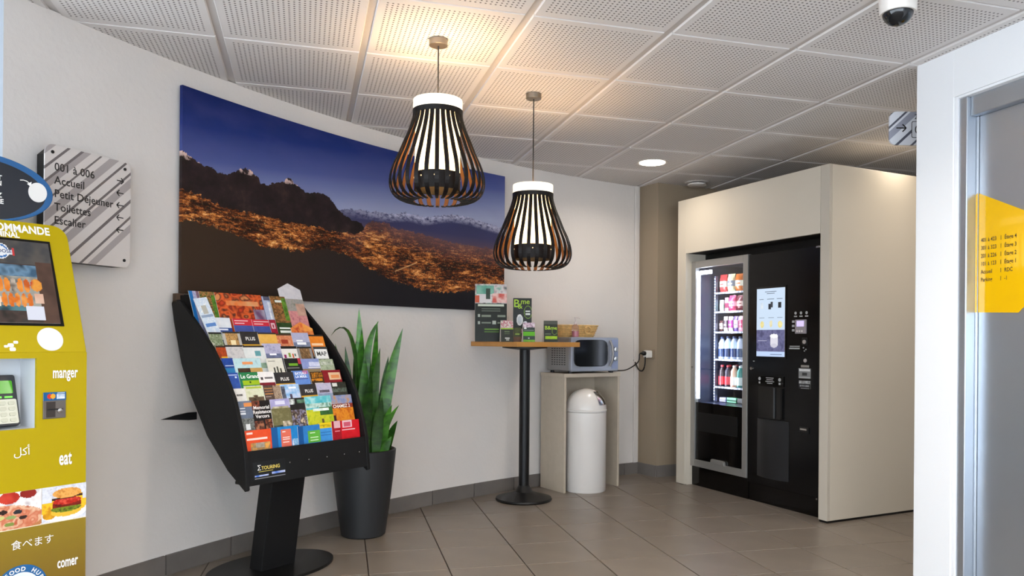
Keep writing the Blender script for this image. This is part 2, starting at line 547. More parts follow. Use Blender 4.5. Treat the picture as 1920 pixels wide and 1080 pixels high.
# ================================================================== THE OBJECTS
# ---- panoramic photo panel on the curved wall
def poster_mat():
    m = bpy.data.materials.new('night_panorama_print'); m.use_nodes = True
    nt = m.node_tree; b = nt.nodes['Principled BSDF']
    b.inputs['Roughness'].default_value = 0.36
    b.inputs['Specular IOR Level'].default_value = 0.2
    uv = nt.nodes.new('ShaderNodeUVMap')
    sep = nt.nodes.new('ShaderNodeSeparateXYZ'); nt.links.new(uv.outputs[0], sep.inputs[0])
    U, V = sep.outputs['X'], sep.outputs['Y']
    def M(op, a, bb=None, cc=None, clamp=False):
        n = nt.nodes.new('ShaderNodeMath'); n.operation = op; n.use_clamp = clamp
        for k, v in enumerate((a, bb, cc)):
            if v is None: continue
            if isinstance(v, (int, float)): n.inputs[k].default_value = v
            else: nt.links.new(v, n.inputs[k])
        return n.outputs[0]
    def curve(pts):
        n = nt.nodes.new('ShaderNodeFloatCurve')
        c = n.mapping.curves[0]
        pts = [(min(1, max(0, x)), y) for x, y in pts]
        c.points[0].location = pts[0]; c.points[1].location = pts[-1]
        for p in pts[1:-1]: c.points.new(*p)
        for p in c.points: p.handle_type = 'AUTO_CLAMPED'
        n.mapping.update()
        nt.links.new(U, n.inputs['Value'])
        return n.outputs[0]
    mp = nt.nodes.new('ShaderNodeMapping'); mp.inputs['Scale'].default_value = (2.44, 0.966, 1)
    nt.links.new(uv.outputs[0], mp.inputs['Vector'])
    def nz(scale, detail=6, rough=0.6, st=None):
        n = nt.nodes.new('ShaderNodeTexNoise'); n.inputs['Scale'].default_value = scale; n.inputs['Detail'].default_value = detail; n.inputs['Roughness'].default_value = rough
        src = mp.outputs[0]
        if st:
            m2 = nt.nodes.new('ShaderNodeMapping'); m2.inputs['Scale'].default_value = st; m2.inputs['Rotation'].default_value = (0, 0, 0.12)
            nt.links.new(src, m2.inputs['Vector']); src = m2.outputs[0]
        nt.links.new(src, n.inputs['Vector']); return n.outputs['Fac']
    def mixc(f, a, c):
        n = nt.nodes.new('ShaderNodeMix'); n.data_type = 'RGBA'
        nt.links.new(f, n.inputs[0])
        for k, v in ((6, a), (7, c)):
            if isinstance(v, str): n.inputs[k].default_value = lin(v) + (1,)
            else: nt.links.new(v, n.inputs[k])
        return n.outputs[2]
    def mr(v, a, c, o0=0.0, o1=1.0):
        n = nt.nodes.new('ShaderNodeMapRange'); nt.links.new(v, n.inputs[0])
        n.inputs[1].default_value = a; n.inputs[2].default_value = c; n.inputs[3].default_value = o0; n.inputs[4].default_value = o1
        return n.outputs[0]
    def ramp(v, stops):
        n = nt.nodes.new('ShaderNodeValToRGB'); nt.links.new(v, n.inputs[0])
        e = n.color_ramp.elements
        e[0].position, e[0].color = stops[0][0], lin(stops[0][1]) + (1,)
        e[1].position, e[1].color = stops[-1][0], lin(stops[-1][1]) + (1,)
        for p, c in stops[1:-1]:
            k = e.new(p); k.color = lin(c) + (1,)
        return n.outputs[0]
    fine = nz(28, 8, 0.65)
    jit = mr(fine, 0.3, 0.7, -0.012, 0.012)
    FG = curve([(0, .355), (.038, .354), (.091, .333), (.145, .317), (.19, .29), (.243, .281), (.298, .284), (.348, .303), (.387, .307), (.454, .284), (.496, .247), (.545, .202), (.596, .162), (.641, .148), (.686, .126), (.748, .113), (.827, .123), (1, .169)])
    CTY = curve([(0, .501), (.038, .487), (.09, .46), (.144, .447), (.201, .445), (.26, .437), (.322, .433), (.387, .428), (.453, .429), (.488, .446), (.508, .506), (.558, .529), (.595, .505), (.669, .499), (.746, .476), (.826, .458), (.907, .455), (1, .458)])
    RID = curve([(0, .688), (.017, .668), (.042, .644), (.068, .636), (.089, .619), (.122, .64), (.138, .663), (.16, .674), (.183, .647), (.201, .615), (.224, .628), (.254, .651), (.269, .679), (.287, .656), (.309, .632), (.334, .624), (.36, .637), (.386, .62), (.406, .576), (.426, .545), (.453, .515), (.488, .493), (.502, .45), (.56, .2), (1, .1)])
    FAR = curve([(0, .407), (.386, .543), (.426, .56), (.466, .579), (.522, .585), (.594, .596), (.654, .616), (.692, .607), (.746, .631), (.793, .654), (.849, .656), (.907, .642), (1, .611)])
    # sky
    skyv = M('ADD', M('MULTIPLY', V, 0.86), M('MULTIPLY', U, -0.22))
    sky = ramp(skyv, [(0.36, '#a0a6c4'), (0.45, '#7f88b2'), (0.56, '#4b5791'), (0.70, '#1a2f72'), (0.86, '#041a55')])
    cloud = M('MULTIPLY', mr(nz(2.2, 4, 0.5, (1, 2.4, 1)), 0.45, 0.75), 0.25)
    col = mixc(cloud, sky, '#5d5d92')
    # far range
    vj = M('ADD', V, jit)
    isfar = M('LESS_THAN', vj, FAR)
    depth_far = M('SUBTRACT', FAR, V)
    snow = M('MULTIPLY', mr(depth_far, 0.012, 0.06, 1, 0), mr(U, 0.42, 0.62, 0.25, 1))
    snow = M('MULTIPLY', snow, mr(nz(30, 6, 0.7, (1, 1.6, 1)), 0.38, 0.56))
    farcol = mixc(snow, ramp(V, [(0.44, '#5a4a5c'), (0.52, '#3a3a60'), (0.6, '#33375f')]), '#b9b9d4')
    col = mixc(isfar, col, farcol)
    # near ridge
    isrid = M('LESS_THAN', vj, RID)
    rock = ramp(nz(9, 8, 0.65), [(0.3, '#150f12'), (0.55, '#271c1f'), (0.75, '#46332e')])
    cap = M('MULTIPLY', M('MULTIPLY', mr(M('SUBTRACT', RID, V), 0.01, 0.045, 1, 0), mr(nz(24, 5), 0.5, 0.58)), M('GREATER_THAN', V, 0.645))
    rock = mixc(cap, rock, '#d8b8ae')
    col = mixc(isrid, col, rock)
    # city lights
    iscity = M('LESS_THAN', M('ADD', V, M('MULTIPLY', jit, 1.5)), CTY)
    big = mr(nz(5, 6, 0.7, (0.6, 2.0, 1)), 0.34, 0.62)
    grain = nz(34, 9, 0.88, (0.5, 1.6, 1))
    lit = M('ADD', grain, mr(big, 0, 1, -0.11, 0.035))
    city = ramp(lit, [(0.41, '#1a0c0a'), (0.475, '#562613'), (0.53, '#ac5e28'), (0.575, '#f0a048'), (0.64, '#ffe8b8')])
    spot = M('MULTIPLY', mr(nz(75, 3, 0.7), 0.60, 0.70), mr(big, 0, 1, 0.2, 0.8))
    city = mixc(spot, city, '#ffd890')
    haze = M('MULTIPLY', mr(M('SUBTRACT', CTY, V), 0.0, 0.14, 0.85, 0), mr(U, 0.4, 0.6))
    city = mixc(haze, city, '#6a4c50')
    road = M('MULTIPLY', M('LESS_THAN', M('ABSOLUTE', M('SUBTRACT', M('SUBTRACT', V, M('MULTIPLY', U, 0.95)), -0.345)), 0.004), M('MULTIPLY', M('GREATER_THAN', U, 0.60), M('LESS_THAN', U, 0.675)))
    city = mixc(M('MULTIPLY', road, 0.4), city, '#ffcf90')
    col = mixc(iscity, col, city)
    # dark foreground
    isfg = M('LESS_THAN', M('ADD', V, M('MULTIPLY', jit, 1.8)), FG)
    fgc = mixc(mr(U, 0.05, 0.6), '#38291f', '#19171b')
    col = mixc(isfg, col, fgc)
    nt.links.new(col, b.inputs['Base Color'])
    return m
pa0, pa1 = 2.6875, 2.3240
pz0, pz1 = 1.30, 2.266
N = 60
vs = []; fs = []
for k in range(N + 1):
    t = pa0 + (pa1 - pa0) * k / N
    for r, z in ((WR - 0.034, pz0), (WR - 0.034, pz1), (WR - 0.016, pz1), (WR - 0.016, pz0)):
        vs.append((r * cos(t), r * sin(t), z))
for k in range(N):
    for q in range(4):
        fs.append((k * 4 + q, (k + 1) * 4 + q, (k + 1) * 4 + (q + 1) % 4, k * 4 + (q + 1) % 4))
fs.append((0, 1, 2, 3)); fs.append((N * 4, N * 4 + 3, N * 4 + 2, N * 4 + 1))
me = bpy.data.meshes.new('photo_panel'); me.from_pydata(vs, [], fs)
uvl = me.uv_layers.new(name='UVMap')
for p in me.polygons:
    for li in p.loop_indices:
        vi = me.loops[li].vertex_index
        k, q = divmod(vi, 4)
        uvl.data[li].uv = (k / N, 0.0 if q in (0, 3) else 1.0)
me.update()
pst = thing('panorama_picture', 'wide night panorama of a lit city below dark mountains on the curved wall', 'picture', (WC.x, WC.y, 0))
link('photo_panel', me, poster_mat(), pst)
for ang in (2.675, 2.5, 2.336):
    for z in (1.36, 2.2):
        MB().box(WR - 0.017, WR, -0.012, 0.012, z - 0.012, z + 0.012).build('wall_spacer', CHROME, pst, rot=(0, 0, ang))

# ---- direction sign
sa = 2.7608
sp = wallpt(sa, 0.062)
st = atan2(-cos(sa), sin(sa))
sign = thing('direction_sign', 'striped grey direction sign listing Accueil and Toilettes on the curved wall', 'sign', (sp.x, sp.y, 1.388), st)
SW, SH = 0.385, 0.445
def stripe_mat(name, base, dark, mid):
    m = bpy.data.materials.new(name); m.use_nodes = True
    nt = m.node_tree; b = nt.nodes['Principled BSDF']; b.inputs['Roughness'].default_value = 0.4
    tc = nt.nodes.new('ShaderNodeTexCoord')
    mp = nt.nodes.new('ShaderNodeMapping'); mp.inputs['Rotation'].default_value = (0, radians(43), 0); mp.inputs['Scale'].default_value = (1, 1, 1)
    nt.links.new(tc.outputs['Object'], mp.inputs['Vector'])
    sep = nt.nodes.new('ShaderNodeSeparateXYZ'); nt.links.new(mp.outputs[0], sep.inputs[0])
    mr = nt.nodes.new('ShaderNodeMapRange'); mr.inputs[1].default_value = -0.05; mr.inputs[2].default_value = 0.55
    nt.links.new(sep.outputs['Z'], mr.inputs[0])
    cr = nt.nodes.new('ShaderNodeValToRGB'); cr.color_ramp.interpolation = 'CONSTANT'
    nt.links.new(mr.outputs[0], cr.inputs[0])
    stops = [(0.0, base), (0.05, mid), (0.09, base), (0.12, dark), (0.135, base), (0.20, dark), (0.222, base), (0.28, mid), (0.33, base), (0.345, dark), (0.362, base), (0.42, dark), (0.437, base),
             (0.47, mid), (0.52, base), (0.56, dark), (0.572, base), (0.62, mid), (0.655, dark), (0.67, base), (0.72, dark), (0.735, base), (0.79, mid), (0.84, base), (0.87, dark), (0.885, base), (0.94, dark), (0.955, base)]
    e = cr.color_ramp.elements
    e[0].position = 0; e[0].color = lin(stops[0][1]) + (1,)
    e[1].position = stops[-1][0]; e[1].color = lin(stops[-1][1]) + (1,)
    for p, c in stops[1:-1]:
        k = e.new(p); k.color = lin(c) + (1,)
    nt.links.new(cr.outputs[0], b.inputs['Base Color'])
    return m
STRIPE = stripe_mat('striped_sign_print', '#cfc8c4', '#6a6263', '#a29a99')
MB().prism(rrect(-SW / 2, SW / 2, 0, SH, 0.035), -0.012, -0.006, 'y').build('face_plate', STRIPE, sign)
MB().prism([(-SW / 2 + 0.01, 0.02), (-SW / 2 + 0.04, -0.0), (SW / 2 - 0.04, 0.0), (SW / 2 - 0.005, 0.03), (SW / 2 - 0.005, SH - 0.03), (SW / 2 - 0.04, SH - 0.01), (-SW / 2 + 0.04, SH - 0.01), (-SW / 2 + 0.01, SH - 0.04)], -0.006, 0.045, 'y').build('backing_box', BLACK, sign)
for x, z in ((-SW / 2 + 0.03, SH - 0.03), (SW / 2 - 0.03, SH - 0.03), (SW / 2 - 0.03, 0.03), (-SW / 2 + 0.03, 0.03)):
    b = MB(); b.lathe([(0.0065, 0), (0.0065, 0.003), (0.0, 0.004)], 12); b.build('screw_cap', BLACK, sign, loc=(x, -0.012, z), rot=(pi / 2, 0, 0))
for k, s in enumerate(('001 à 006', 'Accueil', 'Petit Déjeuner', 'Toilettes', 'Escalier')):
    text(sign, s, 0.043, (-SW / 2 + 0.038, -0.0128, SH - 0.085 - 0.0515 * k), BLACK_INK, align='LEFT', spacing=1.02, bold=0.014)
def arrow(parent, x, y, z, s, flip, m, w=0.0042):
    b = MB()
    d = -1 if flip else 1
    def bar(p, q):
        p = Vector(p); q = Vector(q); n = Vector((-(q - p).y, (q - p).x)).normalized() * w / 2
        b.prism([tuple(p - n), tuple(q - n), tuple(q + n), tuple(p + n)], -0.0006, 0.0, 'y')
    bar((-s * d, 0), (s * d, 0)); bar((s * d, 0), (s * d - 0.75 * s * d, 0.75 * s)); bar((s * d, 0), (s * d - 0.75 * s * d, -0.75 * s))
    return b.build('arrow', m, parent, loc=(x, y, z))
for k in range(5):
    arrow(sign, SW / 2 - 0.052, -0.0125, SH - 0.083 - 0.0515 * k, 0.0165, k > 0, BLACK_INK)

# ---- self-order kiosk
KT = atan2(0.83, 0.56)
kio = thing('order_kiosk', 'yellow self-order food kiosk with slanted screen at the left edge', 'kiosk', (-1.5376, 2.7, 0), KT)
YEL = mat('kiosk_yellow', '#b09a00', 0.45, spec=0.2, var=(2.0, 0.02))
KX = -0.52
RX0, RX1, RZ0, RZ1 = -0.445, -0.161, 0.789, 1.021
body = MB()
# front with an opening for the pin pad
for x0, x1, z0, z1 in ((KX, 0, 0, RZ0), (KX, RX0, RZ0, RZ1), (RX1, 0, RZ0, RZ1), (KX, 0, RZ1, 1.04)):
    body.box(x0, x1, 0, 0.012, z0, z1)
body.prism([(0.012, 0), (0.36, 0), (0.36, 1.42), (0.30, 1.46), (0.16, 1.46), (0.025, 1.04), (0.012, 1.04)], KX, KX + 0.012, 'x')
body.prism([(0.012, 0), (0.36, 0), (0.36, 1.42), (0.30, 1.46), (0.16, 1.46), (0.025, 1.04), (0.012, 1.04)], -0.012, 0, 'x')
body.box(KX, 0, 0.348, 0.36, 0, 1.42)
body.build('body', YEL, kio)
KTILT = atan2(0.154, 0.45)
fas = bpy.data.objects.new('fascia_tmp', None)
top = [(KX, 0.0), (0, 0.0)] + [p for p in rrect(KX, 0, 0, 0.4755, 0.05, 6) if p[1] > 0.2]
fasc = MB().prism(top, 0, 0.03, 'y').build('fascia', YEL, kio, loc=(0, 0, 1.04), rot=(-KTILT, 0, 0), bevel=0.003)
bpy.data.objects.remove(fas)
rec = MB()
rec.box(RX0 - 0.004, RX0, 0.012, 0.12, RZ0, RZ1); rec.box(RX1, RX1 + 0.004, 0.012, 0.12, RZ0, RZ1)
rec.box(RX0, RX1, 0.012, 0.12, RZ0 - 0.004, RZ0); rec.box(RX0, RX1, 0.012, 0.12, RZ1, RZ1 + 0.004); rec.box(RX0, RX1, 0.116, 0.12, RZ0, RZ1)
rec.build('pin_pad_recess', mat('kiosk_white_recess', '#cfd3d8', 0.4), kio)
# pin pad, tilted in its recess
PP = MB().prism(rrect(-0.15, 0.0, 0, 0.172, 0.008), 0, 0.025, 'y').build('pin_pad', mat('pin_pad_dark', '#2a2b30', 0.4), kio, loc=(-0.188, 0.045, 0.800), rot=(-0.30, 0, 0), bevel=0.002)
MB().prism(rrect(-0.14, -0.012, 0.108, 0.152, 0.004), -0.002, 0, 'y').build('display', mat('pin_pad_green_screen', '#2c7a10', 0.2, emit=('#4a9a18', 0.55)), PP)
MB().prism(rrect(-0.145, -0.006, 0.006, 0.088, 0.005), -0.0035, 0, 'y').build('keypad_plate', mat('keypad_cream', '#d3d1c0', 0.5), PP)
for r in range(4):
    for c in range(5):
        MB().prism(rrect(-0.137 + c * 0.0262, -0.118 + c * 0.0262, 0.011 + r * 0.019, 0.024 + r * 0.019, 0.005), -0.007, -0.003, 'y').build('key', mat('keypad_key', '#c4c2ae', 0.45), PP)
for c in range(4):
    MB().box(-0.135 + c * 0.032, -0.112 + c * 0.032, -0.003, 0, 0.093, 0.0985).build('soft_key', mat('key_light_green', '#5ac83a', 0.3, emit=('#5ad83a', 0.8)), PP)
# card slot
cs_ = MB().box(-0.142, -0.070, -0.004, 0, 0.817, 0.906).build('card_slot', mat('slot_grey', '#6a625c', 0.35, metal=0.6), kio, bevel=0.001)
printed('card_marks', cs_, 0.072, 0.028, '#17588a', [('e', 0.27, 0.5, 0.11, 0.3, '#c4302a'), ('e', 0.42, 0.5, 0.11, 0.3, '#e0a02c'), (0.58, 0.95, 0.2, 0.72, ['#dfe2e6', '#9ab0c8']), (0.6, 0.95, 0.8, 0.92, '#c9d4dd')], loc=(-0.142, -0.0048, 0.878), nx=36, ny=12, thick=0.001)
MB().box(-0.132, -0.104, -0.0055, -0.004, 0.822, 0.874).build('reader_mouth', mat('slot_brown', '#2a2019', 0.4), cs_)
MB().box(-0.130, -0.080, -0.007, -0.004, 0.846, 0.850).build('slit', BLACK, cs_)
b = MB(); b.lathe([(0.009, 0), (0.008, 0.004), (0, 0.006)], 14); b.build('button', CHROME, cs_, loc=(-0.090, -0.004, 0.842), rot=(pi / 2, 0, 0))
# lower brown band and food pictures
def brown_mat():
    m = bpy.data.materials.new('kiosk_brown_print'); m.use_nodes = True
    nt = m.node_tree; b = nt.nodes['Principled BSDF']; b.inputs['Roughness'].default_value = 0.42
    tc = nt.nodes.new('ShaderNodeTexCoord'); sep = nt.nodes.new('ShaderNodeSeparateXYZ'); nt.links.new(tc.outputs['Object'], sep.inputs[0])
    cr = nt.nodes.new('ShaderNodeValToRGB'); nt.links.new(sep.outputs['Z'], cr.inputs[0])
    e = cr.color_ramp.elements
    e[0].position = 0.12; e[0].color = lin('#6e4c12') + (1,)
    e[1].position = 0.46; e[1].color = lin('#8c7410') + (1,)
    nt.links.new(cr.outputs[0], b.inputs['Base Color']); return m
MB().box(KX, 0, -0.002, 0, 0.0, 0.464).build('lower_panel', brown_mat(), kio)
printed('pizza_picture', kio, 0.255, 0.122, ['#d8d0d0', '#efeae6', '#b9aeb0'],
        [('e', .10, .78, .12, .2, '#c4301c'), ('e', .26, .86, .1, .16, '#b8281a'), ('e', .42, .84, .1, .16, ['#e8e0da', '#c9bfb6']), ('e', .62, .86, .12, .16, ['#a8281c', '#c84030']), ('e', .84, .92, .1, .12, '#8c241c'),
         ('e', .45, .24, .62, .42, '#b87a4c'), ('e', .45, .30, .58, .38, ['#d99a7a', '#c46a4a', '#e0b898', '#b85a3c']),
         ('e', .2, .3, .05, .06, '#2a2420'), ('e', .35, .42, .05, .07, '#2a2420'), ('e', .55, .5, .05, .06, '#33241f'), ('e', .72, .46, .05, .06, '#2a2a30'), ('e', .45, .2, .05, .05, '#2f2420'), ('e', .78, .3, .05, .05, '#33241f'),
         ('e', .28, .22, .07, .06, '#a8b464'), ('e', .5, .36, .07, .06, '#c4c47c'), ('e', .64, .34, .06, .05, '#8ca060'), ('e', .62, .16, .06, .05, '#7c8c44'),
         (0, 1, 0, .03, '#e6d8b8')], loc=(-0.399, -0.003, 0.464), nx=90, ny=44, thick=0.002, sc=9)
printed('burger_picture', kio, 0.143, 0.122, ['#c9ccd6', '#dcdde4', '#bfc0cc'],
        [('e', .48, .28, .55, .27, '#eef0f4'), ('e', .14, .42, .16, .26, ['#d99a1c', '#f0c02c', '#c9861c']), ('e', .88, .5, .14, .24, ['#d99a1c', '#f0c02c', '#e0a42c']), ('e', .16, .2, .14, .1, ['#e0a41c', '#c4861c']),
         ('e', .54, .26, .34, .13, '#e0b43a'), ('e', .54, .36, .34, .11, ['#4a5a1c', '#7c8c24', '#2c3414']), (.24, .88, .4, .52, ['#8c2418', '#5a1a14']), ('e', .56, .56, .32, .1, ['#c4301c', '#a81c14', '#d8503c']),
         ('p', .60, .66, .05, '#3a1f14'), (.0, .22, .56, .74, ['#c9ccd6', '#dcdde4']), (.92, 1, .56, .76, '#cfd0d8'), ('e', .56, .78, .33, .14, ['#d9903c', '#e4a858', '#c47c30']), (0, 1, 0, .03, '#e6d8b8')], loc=(-0.143, -0.003, 0.464), nx=60, ny=48, thick=0.002, sc=9)
for s, x, z, w, h_, sx in (('manger', -0.0725, 0.970, 0, 0.053, 0.50), ('eat', -0.070, 0.678, 0, 0.068, 0.48), ('comer', -0.060, 0.322, 0, 0.050, 0.50)):
    text(kio, s, h_, (x, -0.0035, z), WHITE_INK, sx=sx, bold=0.022, spacing=1.02)
text(kio, '\uFEDE\uFEDB\uFE83', 0.036, (-0.205, -0.0035, 0.715), WHITE_INK)
text(kio, '食べます', 0.033, (-0.170, -0.0035, 0.410), WHITE_INK)
# round badge at the foot
bd = MB(); bd.lathe([(0.082, 0), (0.082, 0.001)], 48); bdg = bd.build('round_badge', mat('badge_blue', '#175c94', 0.4), kio, loc=(-0.205, -0.0022, 0.262), rot=(pi / 2, 0, 0))
bd = MB(); bd.lathe([(0.058, 0), (0.058, 0.0006)], 40); bd.build('badge_centre', mat('badge_white', '#dfe6ea', 0.4), bdg, loc=(0, 0, 0.001))
for k, ch in enumerate('FOOD HUB•'):
    a = radians(128 - k * 14.5)
    text(bdg, ch, 0.019, (0.068 * cos(a), 0.068 * sin(a), 0.0016), WHITE_INK, rot=(0, 0, a - pi / 2), bold=0.03)
# screen and titles on the slanted fascia
scr = MB().prism([(-0.47, 0.094), (-0.062, 0.094), (-0.066, 0.408), (-0.47, 0.408)], -0.003, 0, 'y').build('screen', GLOSS_BLACK, fasc)
SCR_MAT = print_mat('screen_glow', 0.15, 0.9)
printed('screen_picture', scr, 0.385, 0.296, ['#2c2622', '#4a3a34', '#3a3634'],
        [(0, 1, .72, 1, ['#3a3c40', '#55504c']), (.2, .86, .56, .7, ['#3a5a74', '#6a8ca8', '#22303c']), (.0, .9, .2, .56, ['#8a8a84', '#a8a69c', '#6a6a66']), (.1, .88, .14, .2, ['#2a4048', '#5a8a94']),
         (.86, 1, 0, .75, ['#4a342a', '#5c4236']), ('e', .845, .46, .05, .075, ['#d8582c', '#e8a03c', '#c03a24']), (.82, .89, .24, .36, ['#e8c8b4', '#d8a890'])]
        + [('e', .30 + .052 * k, .45, .024, .085, ['#e07a24', '#f0983c', '#c85a1c'] if k % 5 != 2 else ['#2a1f1a', '#e0d0c0']) for k in range(10)]
        + [('e', .28 + .05 * k, .27, .022, .085, ['#e88a34', '#d86a1c', '#f0a450'] if k not in (4, 5) else ['#f0dcc8', '#e4bc9c']) for k in range(11)]
        + [('e', .60, .86, .068, .095, '#e8eaf0'), ('e', .60, .86, .058, .082, '#2a6ab0'), ('e', .60, .86, .045, .065, '#e8eaf0'), (.50, .70, .82, .88, '#e4e8ee'), (.49, .51, .81, .9, '#c03a3a'), (.69, .71, .81, .9, '#c03a3a'), (.74, .88, .04, .2, '#dfe2f0'),
           ('e', .36, .79, .05, .05, '#2c3a22'), ('e', .45, .05, .035, .06, '#2c3a22')], loc=(-0.458, -0.004, 0.103), nx=110, ny=84, thick=0.001, material=SCR_MAT, sc=9)
text(scr, 'CHOOSE', 0.017, (-0.228, -0.0055, 0.356), mat('screen_navy_ink', '#24386a', 0.4), bold=0.02)
text(fasc, 'COMMANDE', 0.040, (-0.060, -0.0006, 0.446), WHITE_INK, align='RIGHT', bold=0.03, sx=0.84)
text(fasc, 'TERMINAL', 0.028, (-0.160, -0.0006, 0.421), WHITE_INK, align='RIGHT', bold=0.03, sx=0.84)
b = MB(); b.lathe([(0.041, 0), (0.041, 0.0008)], 36); b.build('round_sticker', mat('sticker_white', '#e2e0dc', 0.4), fasc, loc=(-0.113, 0, 0.047), rot=(pi / 2, 0, 0))
for dx, dz, s in ((0, 0, .009), (.016, .01, .007), (-.014, -.004, .006), (.004, -.014, .009)):
    MB().prism(rrect(-s, s, -s * .7, s * .7, s * .5), -0.0006, 0, 'y').build('worn_mark', WHITE_INK, fasc, loc=(-0.236 + dx, 0, 0.026 + dz))
# oval header
def ellipse(rx, rz, n=56): return [(rx * cos(2 * pi * k / n), rz * sin(2 * pi * k / n)) for k in range(n)]
hd = MB().prism(ellipse(0.236, 0.116), 0.0, 0.022, 'y').build('oval_header', mat('header_blue', '#15588f', 0.35), kio, loc=(-0.280, 0.154, 1.592), bevel=0.003)
MB().prism(ellipse(0.222, 0.104), -0.001, 0.0, 'y').build('header_face', mat('header_navy', '#0f1420', 0.35), hd, loc=(-0.012, 0, -0.006))
MB().prism(ellipse(0.030, 0.034, 30), -0.002, 0.0, 'y').build('round_sticker', MATS['sticker_white'], hd, loc=(0.184, -0.001, 0.006))
MB().box(-0.10, 0.10, 0.004, 0.018, -0.16, -0.09).build('header_post', YEL, hd)
for s, z in (('T', 0.037), ('N', 0.018), ('Z', -0.022), ('RE', -0.043)):
    text(hd, s, 0.022, (0.072 if s != 'RE' else 0.078, -0.0015, z), WHITE_INK, align='RIGHT', bold=0.03)
b = MB(); b.tube([(0.128 + 0.010 * k, -0.0018, 0.040 + 0.008 * sin(k * 0.8) - 0.004 * k) for k in range(4)], 0.0016, 5); b.build('arrow', WHITE_INK, hd)
b = MB(); b.prism([(0.150, 0.031), (0.163, 0.022), (0.164, 0.040)], -0.002, -0.001, 'y'); b.build('arrow_head', WHITE_INK, hd)

# ---- brochure rack (local x along its width, local y goes back, -y faces the room)
RT = atan2(0.82, 0.573)
RL = (-0.3573 * 3.29 * 0.985, 3.29 * 0.985, 0)
RW = 0.666
rack = thing('brochure_rack', 'black brochure rack with leaf-shaped sides on an oval foot', 'rack', RL, RT)
side = [(0.569, 1.250), (0.548, 1.163), (0.486, 0.975), (0.41, 0.838), (0.281, 0.663), (0.129, 0.526), (0.006, 0.449), (-0.004, 0.455),
        (0.0, 0.50), (0.012, 0.615), (0.037, 0.70), (0.091, 0.837), (0.165, 0.948), (0.256, 1.053), (0.367, 1.152), (0.474, 1.238), (0.50, 1.262), (0.53, 1.268), (0.56, 1.265)]
MB().prism(side, -0.018, 0.0, 'x').build('side_panel', MATT_BLACK, rack, bevel=0.002)
MB().prism(side, RW, RW + 0.018, 'x').build('side_panel', MATT_BLACK, rack, bevel=0.002)
MB().prism([(0.0, 0.470), (0.014, 0.470), (0.030, 0.612), (0.016, 0.616)], 0, RW, 'x').build('front_panel', MATT_BLACK, rack)
# stepped back panel
MB().prism([(0.06, 0.50), (0.09, 0.49), (0.30, 0.80), (0.50, 1.10), (0.548, 1.292), (0.531, 1.294), (0.47, 1.13), (0.28, 0.85)], 0, RW, 'x').build('back_panel', MATT_BLACK, rack)
MB().prism([(0.525, 1.255), (0.560, 1.255), (0.560, 1.296), (0.530, 1.296)], -0.018, 0.018, 'x').build('top_block', mat('brown_block', '#4a3626', 0.6), rack)
MB().box(0, RW, 0.012, 0.10, 0.470, 0.482).build('bottom_board', MATT_BLACK, rack)
ROWS = [(.365, 1.12), (.29, 1.055), (.24, 1.0), (.195, .945), (.15, .875), (.12, .82), (.07, .69), (.042, .60)]
LEANS = [.42, .42, .42, .42, .40, .36, .26, .14]
for s, z in ROWS:
    MB().box(0.0, RW, s - 0.012, s + 0.05, z - 0.062, z - 0.056).build('tier_ledge', MATT_BLACK, rack)
# slots and screws on the front panel
for k, x in enumerate((0.11, 0.21, 0.315, 0.42, 0.525, 0.62)):
    MB().box(x - 0.0014, x + 0.0014, -0.001, 0.001, 0.53, 0.606).build('divider_slot', GLOSS_BLACK, rack, rot=(-0.1, 0, 0), loc=(0, 0.012 - 0.0 + 0.05, 0.003))
    b = MB(); b.lathe([(0.0035, 0), (0.003, 0.002), (0, 0.003)], 10)
    b.build('screw', CHROME, rack, loc=(x, 0.0075, 0.545), rot=(pi / 2, 0, 0))
# maker's plate
pl = printed('name_plate', rack, 0.165, 0.074, '#131314', [(.04, .45, .16, .27, ['#3a6ac8', '#e4e8f0']), (.56, .97, .22, .33, ['#3a6ac8', '#e4e8f0']), (.05, .97, .06, .09, '#8a8a8c'), (.16, .6, .40, .44, '#a89a4a')], loc=(0.022, 0.0018, 0.492), rot=(-0.11, 0, 0), nx=50, ny=24, thick=0.001, edge='#131314')
text(pl, 'TOURING', 0.021, (0.088, -0.0008, 0.046), mat('plate_yellow', '#d8c05a', 0.5), bold=0.02)
text(pl, 'Σ', 0.03, (0.030, -0.0008, 0.048), WHITE_INK)
# pedestal
ped = MB()
vs = []
for z, xc, w, yc, d in ((0.0, 0.330, 0.19, 0.285, 0.09), (0.25, 0.34, 0.19, 0.255, 0.09), (0.60, 0.355, 0.19, 0.21, 0.09), (0.72, 0.36, 0.19, 0.235, 0.09)):
    vs += [(xc - w / 2, yc - d / 2, z), (xc + w / 2, yc - d / 2, z), (xc + w / 2, yc + d / 2, z), (xc - w / 2, yc + d / 2, z)]
fs = [(3, 2, 1, 0), (12, 13, 14, 15)]
for k in range(3):
    for q in range(4): fs.append((k * 4 + q, k * 4 + (q + 1) % 4, (k + 1) * 4 + (q + 1) % 4, (k + 1) * 4 + q))
ped.add(vs, fs).build('pedestal', MATT_BLACK, rack, bevel=0.004)
ov = MB(); ov.prism([(0.33 + 0.32 * cos(2 * pi * k / 56), 0.285 + 0.225 * sin(2 * pi * k / 56)) for k in range(56)], 0.0, 0.014)
ov.build('oval_foot', BLACK, rack, bevel=0.003)
# dark pointed leaf shape, made a rack part, poking out behind the left side
MB().prism([(-0.125, 0.0), (-0.06, -0.006), (0.0, -0.012), (0.04, -0.012), (0.04, 0.022), (0.0, 0.022), (-0.06, 0.014)], 0, 0.010, 'y').build('rear_leaf_shape', BLACK, rack, loc=(-0.02, 0.42, 0.735))

